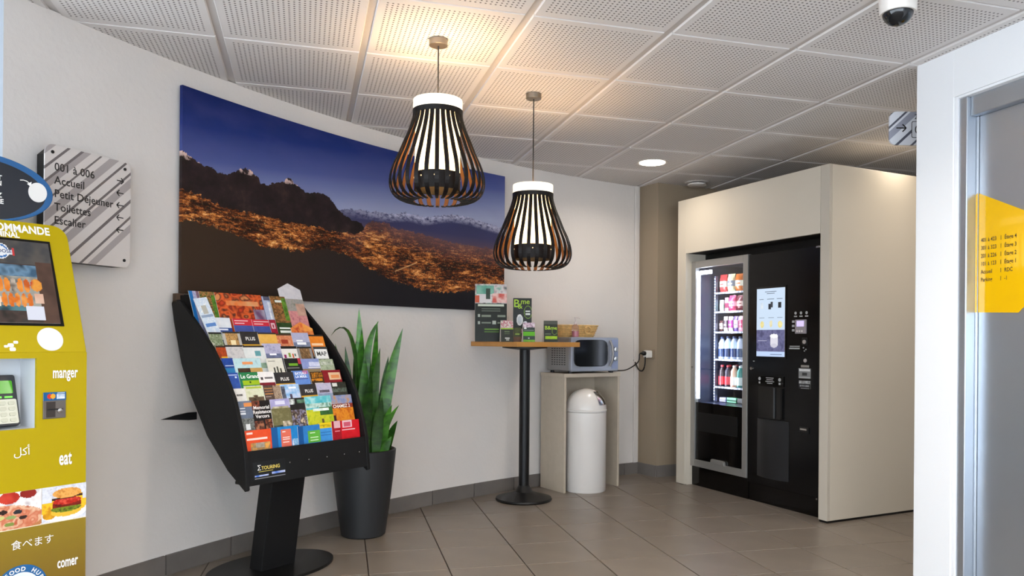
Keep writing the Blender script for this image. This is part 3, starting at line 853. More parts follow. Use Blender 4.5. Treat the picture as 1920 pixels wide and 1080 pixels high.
# ---- brochures, each a leaflet standing on its tier
BROCHURES = [
(0, -0.045, 0.059, 0.048, 0.204, 'tall magazine with bright blue spine and lilac sky, top left of the rack', ['#8d93b8', '#b9b2c8'], [(0, 0.32, 0, 1, '#1c6fb4'), (0.7, 1, 0.55, 1, '#7b5f6d')], None, 0),
(0, -0.031, 0.079, 0.006, 0.165, 'tilted white ski leaflet with a pale blue snowy peak', ['#dfe6ee', '#c7d6e6', '#f2f2f2'], [(0.3, 0.7, 0.5, 0.75, '#b8b7ad'), (0.05, 0.95, 0.38, 0.46, '#8fa0bb'), (0.1, 0.9, 0.1, 0.2, '#5b86c4')], None, 10),
(0, 0.053, 0.131, 0.053, 0.204, 'forest magazine with brown trunks beside the tilted ski leaflet', ['#8a5a34', '#3f5a22', '#b07a48', '#55401f'], [(0.7, 1, 0.1, 0.9, ['#2f5a1c', '#5f8a2c'])], None, 0),
(0, 0.127, 0.381, 0.06, 0.202, 'wide magazine with a blazing red and orange canyon cover', ['#c4401f', '#7a2114', '#e0622c', '#3a1a1c', '#d88a55'], [(0.2, 0.9, 0.55, 0.72, ['#d9a070', '#e07a3c']), (0.75, 1, 0.05, 0.45, ['#6d4a6a', '#a8a2b5'])], None, 0),
(0, 0.067, 0.168, 0.003, 0.073, 'white booklet with navy blue foot below the forest magazine', ['#e4e4e6', '#d8dbe2'], [(0.1, 1, 0, 0.3, '#25488f'), (0, 0.12, 0, 1, '#a8b3ad'), (0.3, 0.8, 0.08, 0.2, '#dfe6f4')], None, 0),
(0, 0.184, 0.287, 0.002, 0.071, 'red and blue leaflet, left one of the matching pair', ['#3d4f93', '#46599e'], [(0, 1, 0.52, 1, '#cf2f3f'), (0.08, 0.8, 0.83, 0.9, '#f0d5d5'), (0.08, 0.6, 0.64, 0.71, '#f0d5d5')], None, 0),
(0, 0.286, 0.388, 0.0, 0.069, 'red and blue leaflet, right one of the matching pair', ['#3d4f93', '#46599e'], [(0, 1, 0.52, 1, '#cf2f3f'), (0.1, 0.9, 0.83, 0.9, '#f0d5d5'), (0.1, 0.6, 0.64, 0.71, '#f0d5d5')], None, 0),
(0, 0.372, 0.442, 0.058, 0.197, 'narrow pale blue magazine with white lettering running up it', ['#a9b6d2', '#bcc2d8'], [(0, 0.25, 0, 1, '#1d4d8c'), (0.62, 0.85, 0.1, 0.8, ['#f4f4f4', '#c9c9d8']), (0.4, 1, 0.84, 1, '#5f6076')], None, 0),
(0, 0.378, 0.416, 0.001, 0.07, 'slim crimson leaflet bearing a small white shield', ['#a81c34', '#8c1730'], [(0.25, 0.75, 0.3, 0.75, '#d9b4bb'), (0.4, 0.6, 0.4, 0.65, '#8c1730')], None, 0),
(0, 0.427, 0.519, -0.004, 0.201, 'tall forest magazine with green edge and white words at its foot', ['#7a4a2c', '#a5713f', '#4d3c1c', '#8c5b33'], [(0.72, 1, 0.35, 0.95, ['#2f5a1c', '#6d9a34']), (0, 1, 0, 0.3, ['#2c4a22', '#233a1c']), (0.15, 0.85, 0.12, 0.17, '#e9ece4'), (0.15, 0.85, 0.03, 0.09, '#e9ece4'), (0.3, 0.7, 0.84, 0.9, '#dfe3da')], None, 0),
(0, 0.494, 0.634, 0.05, 0.28, 'white gabled leaflet shaped like a house sticking up from the rack', ['#d8d4d8', '#c9c6cc'], [(0, 1, 0, 0.32, ['#c07880', '#d48f8c', '#a85f6c']), (0, 1, 0.32, 0.62, ['#7d8274', '#a59d97', '#8d8f8c']), (0.6, 1, 0.2, 0.5, ['#b08a78', '#c9a08c'])], None, 0),
(0, 0.5, 0.636, -0.009, 0.063, 'small orange leaflet below the gabled white leaflet', ['#d9662f', '#e88f4a', '#b8452a'], [(0.6, 1, 0.3, 1, ['#e8923c', '#f0a858']), (0.3, 0.7, 0, 0.15, '#e8d8cc')], None, 0),
(1, -0.016, 0.07, 0.002, 0.069, 'leaflet with black header over a mossy green stream photo', ['#9aa287', '#5f7048', '#c9c9b8'], [(0, 1, 0.85, 1, '#17171a')], None, 0),
(1, 0.073, 0.162, 0.001, 0.073, 'leaflet with a golden vaulted hall in a grey frame, upper tier', ['#8a6a44', '#c79a5c', '#5d4630'], [(0, 1, 0.88, 1, '#2a2a2c'), (0, 0.12, 0, 0.88, '#b8b4ae'), (0.88, 1, 0, 0.88, '#b8b4ae'), (0.4, 0.65, 0.05, 0.4, '#f0dcae')], None, 0),
(1, 0.165, 0.264, 0.001, 0.075, 'charcoal leaflet with yellow foot on the upper tier', ['#2b292a', '#333031'], [(0, 1, 0, 0.16, '#d9a52c')], ('PLUS', 0.5, 0.5, 0.26, '#e8e6e2'), 0),
(1, 0.259, 0.36, -0.002, 0.071, 'plain amber yellow leaflet under the canyon magazine', ['#e0aa4a', '#e8b65c'], [(0, 1, 0.88, 1, '#3a3030'), (0.55, 0.7, 0.05, 0.2, '#b8894f')], None, 0),
(1, 0.355, 0.453, -0.005, 0.066, 'coral leaflet with a dark red crab shape', ['#d98a5f', '#c9744c', '#e0a27c'], [(0, 1, 0.85, 1, '#4a3426'), (0.3, 0.7, 0.3, 0.6, '#9c3a26')], None, 0),
(1, 0.451, 0.553, -0.005, 0.073, 'lavender sky leaflet with white words, under the small orange one', ['#a3a6c4', '#b4b3cc'], [(0, 1, 0, 0.35, ['#6d7690', '#8a92a8']), (0.2, 0.6, 0.4, 0.52, '#f4f4f6'), (0.2, 0.75, 0.2, 0.32, '#f4f4f6')], None, 0),
(1, 0.551, 0.648, -0.005, 0.063, 'bright orange leaflet at the right end of the upper tier', ['#e07a1c', '#e88a2c'], [(0, 1, 0.86, 1, '#2c2622'), (0.15, 0.85, 0.15, 0.3, '#f2c9a0')], None, 0),
(2, 0.001, 0.054, -0.003, 0.064, 'rust orange leaflet with yellow letters beside the left panel', ['#b8491f', '#8c3818'], [(0.4, 1, 0.05, 0.25, '#e8b32c'), (0, 1, 0.9, 1, '#3a2a22')], None, 0),
(2, 0.052, 0.154, -0.004, 0.067, 'pale grey leaflet with a misty snowfield', ['#bdb8b8', '#cdc8c6', '#a9a6a8'], [(0, 1, 0.86, 1, '#2e2c2c')], None, 0),
(2, 0.143, 0.255, -0.066, 0.064, 'tall white leaflet with a teal disc', ['#e2e2e0', '#d4d8d6'], [(0, 1, 0.93, 1, '#2e2c2c'), (0.5, 0.78, 0.6, 0.8, '#5f9aa0'), (0.65, 0.95, 0.15, 0.35, ['#7d9a80', '#a0b8a0'])], None, 0),
(2, 0.25, 0.356, -0.007, 0.075, 'lilac mountain lake leaflet beside the teal disc one', ['#a8a6c4', '#b8b4cc', '#9694b4'], [(0, 1, 0.12, 0.4, ['#5f6684', '#7a80a0']), (0.3, 0.65, 0.26, 0.4, '#f4f4f8'), (0, 1, 0, 0.1, '#3a3c54')], None, 0),
(2, 0.348, 0.439, -0.006, 0.061, 'white leaflet with small bright figures and black header', ['#ddd9d4', '#e6e3de'], [(0, 1, 0.82, 1, '#17171a'), (0.1, 0.22, 0.1, 0.35, '#8c1c5c'), (0.4, 0.52, 0.15, 0.5, '#7d9a3a'), (0.6, 0.7, 0.1, 0.4, '#c9582c'), (0.75, 0.88, 0.2, 0.45, '#4a6a5c')], None, 0),
(2, 0.445, 0.53, -0.008, 0.058, 'brown cave photo leaflet in a grey frame', ['#8c6a44', '#5d452c', '#a9825a'], [(0, 1, 0.86, 1, '#201e1e'), (0, 0.14, 0, 0.86, '#8d8a88'), (0.86, 1, 0, 0.86, '#8d8a88')], None, 0),
(2, 0.54, 0.628, -0.009, 0.058, 'white leaflet reading MAP inside a dark border', ['#e6e6e4', '#efefed'], [(0, 0.06, 0, 1, '#2a2c2e'), (0.94, 1, 0, 1, '#2a2c2e'), (0, 1, 0.78, 1, '#3a3c3e'), (0, 1, 0, 0.06, '#2a2c2e')], ('MAP', 0.5, 0.42, 0.38, '#2c2e30'), 0),
(3, -0.001, 0.065, -0.004, 0.065, 'navy blue leaflet with lighter foot beside the left panel', ['#1d3f84', '#24489a'], [(0.2, 0.9, 0.42, 0.5, '#b8c4e0'), (0, 1, 0, 0.3, '#2c7ab0')], None, 0),
(3, 0.062, 0.201, -0.007, 0.063, 'wide pale cyan leaflet with orange letters over a dark hill', ['#a8ccd4', '#bcd8da', '#9cc0c8'], [(0.3, 0.7, 0.55, 0.75, '#e8955c'), (0.1, 0.6, 0.05, 0.3, ['#33261f', '#4a3626']), (0.55, 1, 0, 0.35, ['#b08a4c', '#c9a05c'])], None, 0),
(3, 0.236, 0.325, -0.011, 0.061, 'cream leaflet with a black line drawing at its foot', ['#d6d2c4', '#e0dccf'], [(0.35, 0.45, 0.02, 0.35, '#3a3a32'), (0.52, 0.62, 0.02, 0.42, '#4a4c3c'), (0.7, 0.8, 0.02, 0.3, '#3a3a32'), (0.1, 0.5, 0.75, 0.8, '#9a988c')], None, 0),
(3, 0.331, 0.427, -0.015, 0.059, 'black leaflet with a green word and red tag', ['#17181a', '#222426'], [(0.25, 0.75, 0.5, 0.68, '#6aa02c'), (0.82, 1, 0.6, 1, '#b03040'), (0.1, 0.8, 0.3, 0.36, '#8a8a8a')], None, 0),
(3, 0.428, 0.542, -0.012, 0.055, 'periwinkle leaflet with white words and a tan foot', ['#7d8cc0', '#94a0cc'], [(0, 1, 0, 0.25, '#8c7a5c'), (0.4, 0.95, 0.45, 0.75, ['#d9dcec', '#b8bede']), (0.35, 1, 0.28, 0.36, '#e4e0d4')], None, 0),
(3, 0.537, 0.625, -0.021, 0.051, 'sage green leaflet with trees, right end of its tier', ['#8c9a78', '#aab49a', '#74846a'], [(0.1, 0.9, 0.6, 0.85, ['#d4d8cc', '#8a9480'])], None, 0),
(4, 0.001, 0.06, -0.002, 0.072, 'royal blue leaflet touching the left panel', ['#3558a8', '#2c4c98'], [(0.1, 0.9, 0.82, 0.88, '#b4c2e4'), (0.7, 0.85, 0.65, 0.75, '#d4dcf0')], None, 0),
(4, 0.06, 0.158, -0.006, 0.072, 'green leaflet headed Le Grand over a lime band', ['#1c6a4a', '#227a52'], [(0.12, 0.98, 0.24, 0.52, '#9ab820'), (0.12, 0.98, 0.52, 0.96, '#2c7a44'), (0.5, 0.58, 0.36, 0.46, '#2a4a1c')], ('Le Grand', 0.55, 0.74, 0.26, '#f4f6f2'), 0),
(4, 0.158, 0.244, 0.005, 0.072, 'white card with a sketched logo over a maroon foot', ['#e4dfdc', '#ece8e4'], [(0, 1, 0, 0.24, ['#6d1c28', '#8c2430']), (0.15, 0.3, 0.45, 0.58, '#4a4446'), (0.4, 0.92, 0.5, 0.58, '#6d686a')], None, 0),
(4, 0.243, 0.351, -0.002, 0.066, 'charcoal leaflet with yellow foot beside the white logo card', ['#2b292a', '#333031'], [(0, 1, 0, 0.18, '#d9a52c')], ('PLUS', 0.5, 0.5, 0.26, '#e8e6e2'), 0),
(4, 0.347, 0.443, 0.001, 0.071, 'blue leaflet reading BATEAU LA MIRA', ['#5c84cc', '#6d92d4'], [(0.65, 0.95, 0.78, 0.98, '#b46a9c'), (0.1, 0.9, 0.36, 0.42, '#4a4c8c')], ('BATEAU\nLA MIRA', 0.5, 0.68, 0.2, '#f2f4f8'), 0),
(4, 0.446, 0.524, -0.0, 0.063, 'dark brown leaflet with amber lettering', ['#2c1f14', '#3a2818'], [(0.1, 0.95, 0.52, 0.9, ['#d98a1c', '#4a2c14', '#e0982c']), (0.05, 0.9, 0.25, 0.48, ['#d98a1c', '#4a2c14']), (0.2, 0.9, 0.06, 0.12, '#d9d0c4')], None, 0),
(4, 0.519, 0.64, -0.004, 0.069, 'maroon booklet with a cream plaque at the right of its tier', ['#7d1420', '#8f1a26'], [(0.36, 0.98, 0.3, 0.85, '#d9b894'), (0.48, 0.88, 0.42, 0.68, '#d98a54')], None, 0),
(5, 0.008, 0.069, -0.005, 0.058, 'white card with a black ink sketch by the left panel', ['#d9d6d0', '#e4e1dc'], [(0.2, 0.7, 0.45, 0.6, ['#3a3a38', '#8a8884'])], None, 0),
(5, 0.068, 0.164, -0.008, 0.067, 'cream leaflet with lime heading and a gnarled olive tree', ['#cdcfae', '#d9d8bc', '#c2c69c'], [(0.1, 0.9, 0.82, 0.92, '#a8b83c'), (0.15, 0.95, 0, 0.3, ['#3c3022', '#6d5a44']), (0.4, 0.65, 0.25, 0.42, ['#4a3a2a', '#7d6a50'])], None, 0),
(5, 0.162, 0.213, -0.007, 0.066, 'narrow brown leaflet striped with orange text lines', ['#4a3a34', '#5c4a40'], [(0.1, 0.9, 0.75, 0.85, '#b8864c'), (0.1, 0.9, 0.58, 0.66, '#a8744c'), (0.1, 0.9, 0.4, 0.48, '#c98a4a'), (0.1, 0.7, 0.22, 0.3, '#9a8a84')], None, 0),
(5, 0.21, 0.26, -0.007, 0.064, 'narrow tan leaflet of rough stone blocks', ['#8a7460', '#b09a84', '#6a5646'], [], None, 0),
(5, 0.255, 0.357, -0.004, 0.066, 'sky blue leaflet with a small lone hiker', ['#7dacd9', '#a8c4e4', '#c9cfe4'], [(0, 0.22, 0, 0.9, ['#3a3c48', '#6d7484']), (0.42, 0.54, 0.05, 0.35, '#4a3c50'), (0.4, 0.85, 0.72, 0.84, '#eef2f8')], None, 0),
(5, 0.351, 0.464, -0.007, 0.061, 'charcoal leaflet with yellow foot above the green meadow magazine', ['#2b292a', '#333031'], [(0, 1, 0, 0.18, '#d9a52c'), (0, 0.1, 0, 1, '#6d6a68')], ('PLUS', 0.55, 0.5, 0.26, '#e8e6e2'), 0),
(5, 0.459, 0.55, -0.007, 0.063, 'lilac leaflet with a lakeside hill reflected in water', ['#b0abc8', '#bfb8cc', '#a6a4c0'], [(0.15, 0.8, 0.3, 0.5, ['#4a4450', '#6d6470']), (0, 1, 0, 0.28, ['#7d8ca8', '#94a0b8'])], None, 0),
(5, 0.548, 0.647, -0.01, 0.064, 'black leaflet with white emblem over mossy rocks', ['#23241f', '#33352c', '#1a1b18'], [(0.15, 0.45, 0.7, 0.92, '#d4d4d0'), (0, 1, 0.3, 0.6, ['#3a4238', '#5f6a60', '#22261f'])], None, 0),
(6, -0.001, 0.076, 0.005, 0.136, 'slate blue leaflet with white lines above a small tent photo', ['#6d7688', '#5d687c'], [(0.1, 0.5, 0.75, 0.79, '#d9dce2'), (0.1, 0.5, 0.65, 0.69, '#d9dce2'), (0.1, 0.5, 0.56, 0.6, '#d9dce2'), (0.45, 1, 0.82, 0.92, '#d98a4c'), (0.1, 1, 0, 0.42, ['#4a4c4a', '#7d807c', '#33342f']), (0.4, 0.7, 0.05, 0.22, '#dfe0e0')], None, 0),
(6, 0.071, 0.178, -0.0, 0.133, 'black leaflet reading Memorial Resistance Vercors', ['#120e0e', '#1c1312'], [(0.05, 0.45, 0.72, 1, ['#3a1c14', '#8c4a34', '#120e0e']), (0.05, 0.5, 0.0, 0.32, ['#8c4a34', '#2c1410', '#a86a4c']), (0.62, 0.95, 0.05, 0.35, ['#8c4a30', '#2c1410', '#b4704c'])], ('Memorial\nResistance\nVercors', 0.5, 0.62, 0.13, '#efeae6'), 0),
(6, 0.171, 0.275, 0.003, 0.135, 'olive leaflet with lilac sky and a pale castle', ['#76704a', '#6a6440', '#807a54'], [(0, 1, 0.68, 1, ['#9a96c4', '#aca6cc']), (0.25, 0.75, 0.8, 0.92, '#d4d2e4'), (0.1, 0.9, 0.68, 0.74, ['#c9c0a4', '#8c8460']), (0, 1, 0, 0.1, ['#2c3a30', '#50584a']), (0.5, 0.95, 0.04, 0.24, ['#d9ccb4', '#6a5c44'])], None, 0),
(6, 0.264, 0.375, -0.003, 0.134, 'black leaflet with white emblem above a crowd of tiny faces', ['#1c1a1a', '#272322'], [(0.05, 0.38, 0.78, 0.98, ['#e4e8e4', '#4a524c']), (0.5, 0.95, 0.82, 0.94, ['#3a5a44', '#6a8a74']), (0.05, 1, 0, 0.6, ['#3c302c', '#8c8ca8', '#5c4a44', '#1c1a1a', '#c9b49c'])], None, 0),
(6, 0.362, 0.517, -0.003, 0.136, 'magazine with teal sky and a yellow green meadow', ['#3fa8b8', '#62bcc4', '#a8d8d8'], [(0, 1, 0, 0.55, ['#a8b41c', '#c4c42c', '#8ca41c']), (0.5, 1, 0.35, 0.6, ['#3a6a34', '#2c5228']), (0, 1, 0.6, 0.75, ['#6a9a8a', '#c4dcd4', '#4a7a5c']), (0.52, 0.6, 0.06, 0.2, '#5a4a2c'), (0.25, 0.85, 0.5, 0.58, ['#f4f6f4', '#c8dcd0'])], None, 0),
(6, 0.506, 0.651, -0.004, 0.133, 'autumn orange leaflet headed CHAMEZ 2', ['#b85a14', '#d98a24', '#c46a1c'], [(0, 1, 0.7, 1, ['#6a7aa8', '#8c94b4', '#b88a5c']), (0.0, 1, 0.52, 0.7, ['#6d2418', '#8c3420']), (0, 0.2, 0, 0.3, '#3a1c1c')], ('CHAMEZ 2', 0.5, 0.6, 0.13, '#f6efe6'), 0),
(7, 0.01, 0.143, 0.005, 0.099, 'orange red brochure with white lines, front tier left end', ['#d9481f', '#e0522a'], [(0.08, 0.3, 0.82, 0.9, '#f2d4c8'), (0.05, 0.85, 0.56, 0.62, '#f2d4c8'), (0.2, 0.95, 0.05, 0.4, ['#d98a2c', '#8c7a5c', '#e0a04c']), (0.4, 0.7, 0.2, 0.42, ['#bcb4a4', '#8a7a6a'])], None, 0),
(7, 0.141, 0.297, 0.003, 0.101, 'blue brochure with a coral panel and white peaks, front tier', ['#1c74b8', '#2484c4'], [(0, 0.25, 0, 1, '#14548f'), (0.35, 0.7, 0.05, 0.85, '#d96a54'), (0.4, 0.52, 0.72, 0.78, '#f4e4e0'), (0.4, 0.65, 0.5, 0.54, '#f0d0c8'), (0.4, 0.65, 0.38, 0.42, '#f0d0c8'), (0.4, 0.62, 0.26, 0.3, '#f0d0c8'), (0.72, 1, 0.05, 0.4, ['#e4ecf4', '#5c9ac8', '#c4d8e8'])], None, 0),
(7, 0.286, 0.412, 0.009, 0.095, 'blue brochure with a green panel, front tier centre', ['#2a72b4', '#2f7cc0'], [(0, 0.22, 0, 1, '#16508c'), (0.45, 1, 0.05, 0.72, '#5ca83a'), (0.52, 0.75, 0.55, 0.6, '#d4e8c8'), (0.52, 0.9, 0.3, 0.34, '#c4e0b4'), (0.52, 0.9, 0.18, 0.22, '#c4e0b4')], None, 0),
(7, 0.41, 0.494, 0.008, 0.099, 'sky blue brochure under a yellow heading band', ['#3a88cc', '#4492d4'], [(0, 1, 0.7, 1, '#e4c41c'), (0.1, 0.9, 0.78, 0.9, ['#8c7c1c', '#e4c41c']), (0.1, 0.85, 0.5, 0.54, '#2c6ca8'), (0.1, 0.85, 0.34, 0.38, '#2c6ca8'), (0.1, 0.85, 0.18, 0.22, '#2c6ca8')], None, 0),
(7, 0.484, 0.54, 0.007, 0.102, 'narrow dark red brochure squeezed beside the yellow headed one', ['#94121e', '#a01a26'], [(0.25, 0.9, 0.62, 1, '#d9aab0'), (0.3, 0.85, 0.48, 0.52, '#d98c94')], None, 0),
(7, 0.531, 0.668, 0.004, 0.1, 'scarlet brochure with a white plaque, front tier right end', ['#c01420', '#d01c28'], [(0.18, 0.62, 0.62, 1, '#e0b8c0'), (0.25, 0.56, 0.7, 0.9, '#c8586c'), (0.15, 0.75, 0.5, 0.55, '#f0d0d0'), (0.7, 1, 0.02, 0.08, '#e8d8d8')], None, 0),
]
for i, (r, a0, a1, w0, w1, label, bgc, shapes, txt, tilt) in enumerate(BROCHURES):
    s, z = ROWS[r]; LEAN = math.atan(LEANS[r])
    a0 = max(a0, 0.006); a1 = min(a1, RW - 0.006)
    if tilt: a0 += 0.024; a1 += 0.02
    w = a1 - a0; h = w1 - w0
    off = -0.0035 * (i % 2)
    under = 0.05
    if r == 0:
        off = {0: .030, 1: -.001, 2: .024, 3: .018, 4: .006, 5: .009, 6: .006, 7: .026, 8: .000, 9: .012, 10: .016, 11: .003}[i]
        under = 0.05 + max(0, w0)
    dirv = Vector((0, sin(LEAN), cos(LEAN)))
    base = Vector((a0, s + off, z)) + dirv * w0
    br = thing('brochure', label, 'brochure', (0, 0, 0), 0, 'brochures in the black rack')
    loc = Matrix.Translation(Vector(RL)) @ Matrix.Rotation(RT, 4, 'Z') @ base
    br.location = loc
    br.rotation_euler = (Matrix.Rotation(RT, 4, 'Z') @ Matrix.Rotation(-LEAN, 4, 'X') @ Matrix.Rotation(radians(-tilt), 4, 'Y')).to_euler()
    nx = max(10, int(w / 0.0042)); ny = max(12, int((h + under) / 0.0042))
    printed('cover', br, w, h, bgc, shapes, nx=nx, ny=ny, thick=0.0025, seed=i * 1.7 + 3, under=under, sc=5.5, gable=0.035 if 'gabled' in label else 0)
    if txt:
        t, tx, ty, ts, tc_ = txt
        text(br, t, ts * h * 1.25, (tx * w, -0.0006, ty * h), mat('ink_' + tc_[1:], tc_, 0.5), sx=min(1.0, 1.25 * w / max(0.001, ts * h * 1.25 * 0.62 * max(len(q) for q in t.split('\n')))), bold=0.02)

# ---- snake plant
POT = (-0.905, 4.32)
plant = thing('potted_snake_plant', 'snake plant with upright green leaves in a tall dark pot', 'potted plant', (POT[0], POT[1], 0))
pb = MB(); pb.lathe([(0.112, 0.0), (0.122, 0.008), (0.142, 0.15), (0.163, 0.32), (0.175, 0.44), (0.178, 0.478), (0.170, 0.482), (0.160, 0.474), (0.155, 0.43)], 48)
pb.build('pot', mat('anthracite_pot', '#1d1e20', 0.5, bump=(60, 0.08, 0.003)), plant, smooth=True)
sb = MB(); sb.lathe([(0.0, 0.445), (0.157, 0.445)], 32, caps=False); sb.build('soil', mat('dark_soil', '#1c1612', 0.9, bump=(40, 0.8, 0.02)), plant)
def leaf_mat():
    m = bpy.data.materials.new('snake_plant_leaf'); m.use_nodes = True
    nt = m.node_tree; b = nt.nodes['Principled BSDF']; b.inputs['Roughness'].default_value = 0.36
    tc = nt.nodes.new('ShaderNodeTexCoord')
    mp = nt.nodes.new('ShaderNodeMapping'); mp.inputs['Scale'].default_value = (6, 6, 12); nt.links.new(tc.outputs['Object'], mp.inputs['Vector'])
    n = nt.nodes.new('ShaderNodeTexNoise'); n.inputs['Scale'].default_value = 2.0; n.inputs['Detail'].default_value = 4; n.inputs['Distortion'].default_value = 0.6
    nt.links.new(mp.outputs[0], n.inputs['Vector'])
    cr = nt.nodes.new('ShaderNodeValToRGB'); nt.links.new(n.outputs['Fac'], cr.inputs[0])
    e = cr.color_ramp.elements
    e[0].position = 0.32; e[0].color = lin('#19400f') + (1,)
    e[1].position = 0.66; e[1].color = lin('#437c22') + (1,)
    hs = nt.nodes.new('ShaderNodeHueSaturation'); oi = nt.nodes.new('ShaderNodeObjectInfo')
    mr = nt.nodes.new('ShaderNodeMapRange'); mr.inputs[3].default_value = 0.5; mr.inputs[4].default_value = 1.5
    nt.links.new(oi.outputs['Random'], mr.inputs[0]); nt.links.new(mr.outputs[0], hs.inputs['Value']); nt.links.new(cr.outputs[0], hs.inputs['Color'])
    nt.links.new(hs.outputs[0], b.inputs['Base Color'])
    return m
LEAFM = leaf_mat()
def leaf(bx, by, tx, ty, tz, w, face, bow=(0, 0), mid=None):
    p0 = Vector((bx, by, 0.43)); p2 = Vector((tx, ty, tz))
    p1 = Vector(mid) if mid else Vector((bx * 0.75 + tx * 0.25 + bow[0], by * 0.75 + ty * 0.25 + bow[1], 0.43 + (tz - 0.43) * 0.55))
    n = 13; vs = []; fs = []
    across0 = Vector((cos(face), sin(face), 0))
    for k in range(n):
        t = k / (n - 1)
        p = p0 * (1 - t) ** 2 + p1 * 2 * t * (1 - t) + p2 * t * t
        d = (p1 - p0) * 2 * (1 - t) + (p2 - p1) * 2 * t
        d.normalize()
        ac = (across0 - d * across0.dot(d)).normalized()
        nn = ac.cross(d).normalized()
        ww = w * (0.55 + 0.45 * min(1, t / 0.35)) if t < 0.35 else w * max(0.0, 1 - ((t - 0.35) / 0.65) ** 2.4)
        ww = max(ww, 0.0008)
        th = 0.004 * (1 - t) + 0.0008
        vs += [p - ac * ww / 2 + nn * ww * 0.16, p + nn * -th, p + ac * ww / 2 + nn * ww * 0.16, p + nn * th]
    for k in range(n - 1):
        for q in range(4):
            fs.append((k * 4 + q, k * 4 + (q + 1) % 4, (k + 1) * 4 + (q + 1) % 4, (k + 1) * 4 + q))
    fs += [(0, 1, 2, 3), ((n - 1) * 4 + 3, (n - 1) * 4 + 2, (n - 1) * 4 + 1, (n - 1) * 4)]
    MB().add(vs, fs).build('leaf', LEAFM, plant, smooth=True)
K = 4.32 / 1447
def tipx(u): return (u - 683.5) * K
def tipz(v): return EYE - (v - 636) * K
LV = [(0, 0, 674, 578, .062, .2), (.03, .02, 708, 602, .05, -.3), (-.05, .02, 648, 650, .05, .4), (-.02, .05, 662, 640, .055, -.2), (-.07, -.02, 632, 645, .055, .6), (.0, -.05, 692, 664, .065, .1),
      (.06, .0, 755, 615, .066, .25), (.05, .04, 727, 668, .058, -.1), (.04, -.04, 719, 652, .056, .5), (-.03, -.06, 664, 705, .066, .0), (.02, -.07, 705, 700, .07, -.2), (.08, -.03, 741, 756, .055, .5),
      (.09, .02, 744, 790, .05, -.3), (.085, -.05, 740, 815, .045, .2), (-.06, .05, 643, 700, .05, .2), (.0, .07, 684, 640, .045, 0), (-.01, -.03, 681, 615, .058, -.4), (.06, -.06, 726, 740, .06, .2), (.03, .06, 698, 690, .05, .4)]
for bx, by, u, v, w, fc in LV:
    leaf(bx * 1.35, by * 1.4, tipx(u), by * 1.6 + rnd.uniform(-.05, .03), tipz(v), w, fc, bow=(rnd.uniform(-.02, .02), rnd.uniform(-.02, .02)))
leaf(-.02, -.02, tipx(628), -0.09, tipz(630), .05, 1.3, mid=(-.02, -.05, 1.33))
leaf(.08, -.02, tipx(752), -0.06, tipz(758), .045, .6, mid=(.10, -.04, .62))
leaf(.03, -.05, tipx(716), -0.10, tipz(603), .045, .3, mid=(-.02, -.08, 1.05))

# ---- bar table
TBX, TBY, TBZ = -0.01, 5.30, 1.083
table = thing('bar_table', 'tall bar table with square wooden top and black column foot', 'table', (TBX, TBY, 0))
WOOD = mat('oak_veneer', '#b9813e', 0.42, var=(14, 0.10), bump=(40, 0.05, 0.002))
hd_ = 0.378
ta = atan2(-0.385, -0.052)
poly = [(hd_ * cos(ta + k * pi / 2), hd_ * sin(ta + k * pi / 2)) for k in range(4)]
MB().prism(poly, TBZ - 0.032, TBZ).build('top', WOOD, table, bevel=0.002)
b = MB(); b.lathe([(0.05, TBZ - 0.055), (0.155, TBZ - 0.042), (0.155, TBZ - 0.032)], 32); b.build('mount_plate', BLACK, table, smooth=True)
b = MB(); b.lathe([(0.036, 0.05), (0.036, TBZ - 0.045)], 32); b.build('column', BLACK, table, smooth=True)
b = MB(); b.lathe([(0.190, 0.0), (0.194, 0.008), (0.190, 0.018), (0.12, 0.036), (0.06, 0.058), (0.045, 0.085), (0.036, 0.10)], 48); b.build('foot', BLACK, table, smooth=True)

# things standing on the bar table
LIME = mat('lime_ink', '#a4c822', 0.5)
def card_stand(name, label, x, y, w, h, rz, lean, bgc, shapes, depth=0.05, nx=24, ny=36, side_col='#cfc8bf', seed=1, cat='card'):
    t = thing(name, label, cat, (x, y, TBZ + 0.0005), rz, 'leaflet stands on the bar table')
    c = printed('printed_face', t, w, h, bgc, shapes, loc=(-w / 2, 0, 0), rot=(-lean, 0, 0), nx=nx, ny=ny, thick=0.003, seed=seed)
    bz = h * cos(lean); by_ = h * sin(lean)
    MB().prism([(by_ + 0.003, bz - 0.003), (by_ + depth, 0.0), (by_ + depth + 0.003, 0.0), (by_ + 0.006, bz)], -w / 2, w / 2, 'x').build('rear_flap', mat('card_cream', side_col, 0.6), t)
    return t, c
bt, bc_ = card_stand('info_board', 'large dark green notice board with a photo header on the bar table', -0.240, 5.215, 0.216, 0.392, 0.10, 0.09, ['#12160f', '#191e16'],
    [(0, 1, .66, 1, ['#8fb0a0', '#d8d4d0', '#b8a8a8', '#5a6a68']), (.05, .6, .82, .97, ['#5fa08c', '#84b8a4']), (.05, .5, .68, .82, '#d8d2d2'), (.55, 1, .68, .84, ['#d88a8c', '#e8c4bc', '#c85a50']), (0, .14, .68, .8, '#c4583c'), (.35, .48, .74, .92, '#3a4a40'),
     (.08, .9, .615, .645, '#c9d0c0'), (.2, .8, .56, .575, '#6a7264'), (.2, .8, .52, .535, '#6a7264'), (.1, .16, .42, .47, '#aab0a4'), (.2, .5, .43, .46, '#7a8272'), (.7, .95, .43, .46, '#7a8272'), (.1, .16, .30, .35, '#aab0a4'), (.2, .5, .31, .34, '#7a8272'), (.7, .95, .31, .34, '#7a8272'), (.55, .65, .30, .36, '#aab0a4'), (.3, .75, .2, .22, '#5f8a2c'), (.3, .75, .16, .18, '#5f8a2c')], depth=0.07, nx=44, ny=80, cat='notice board')
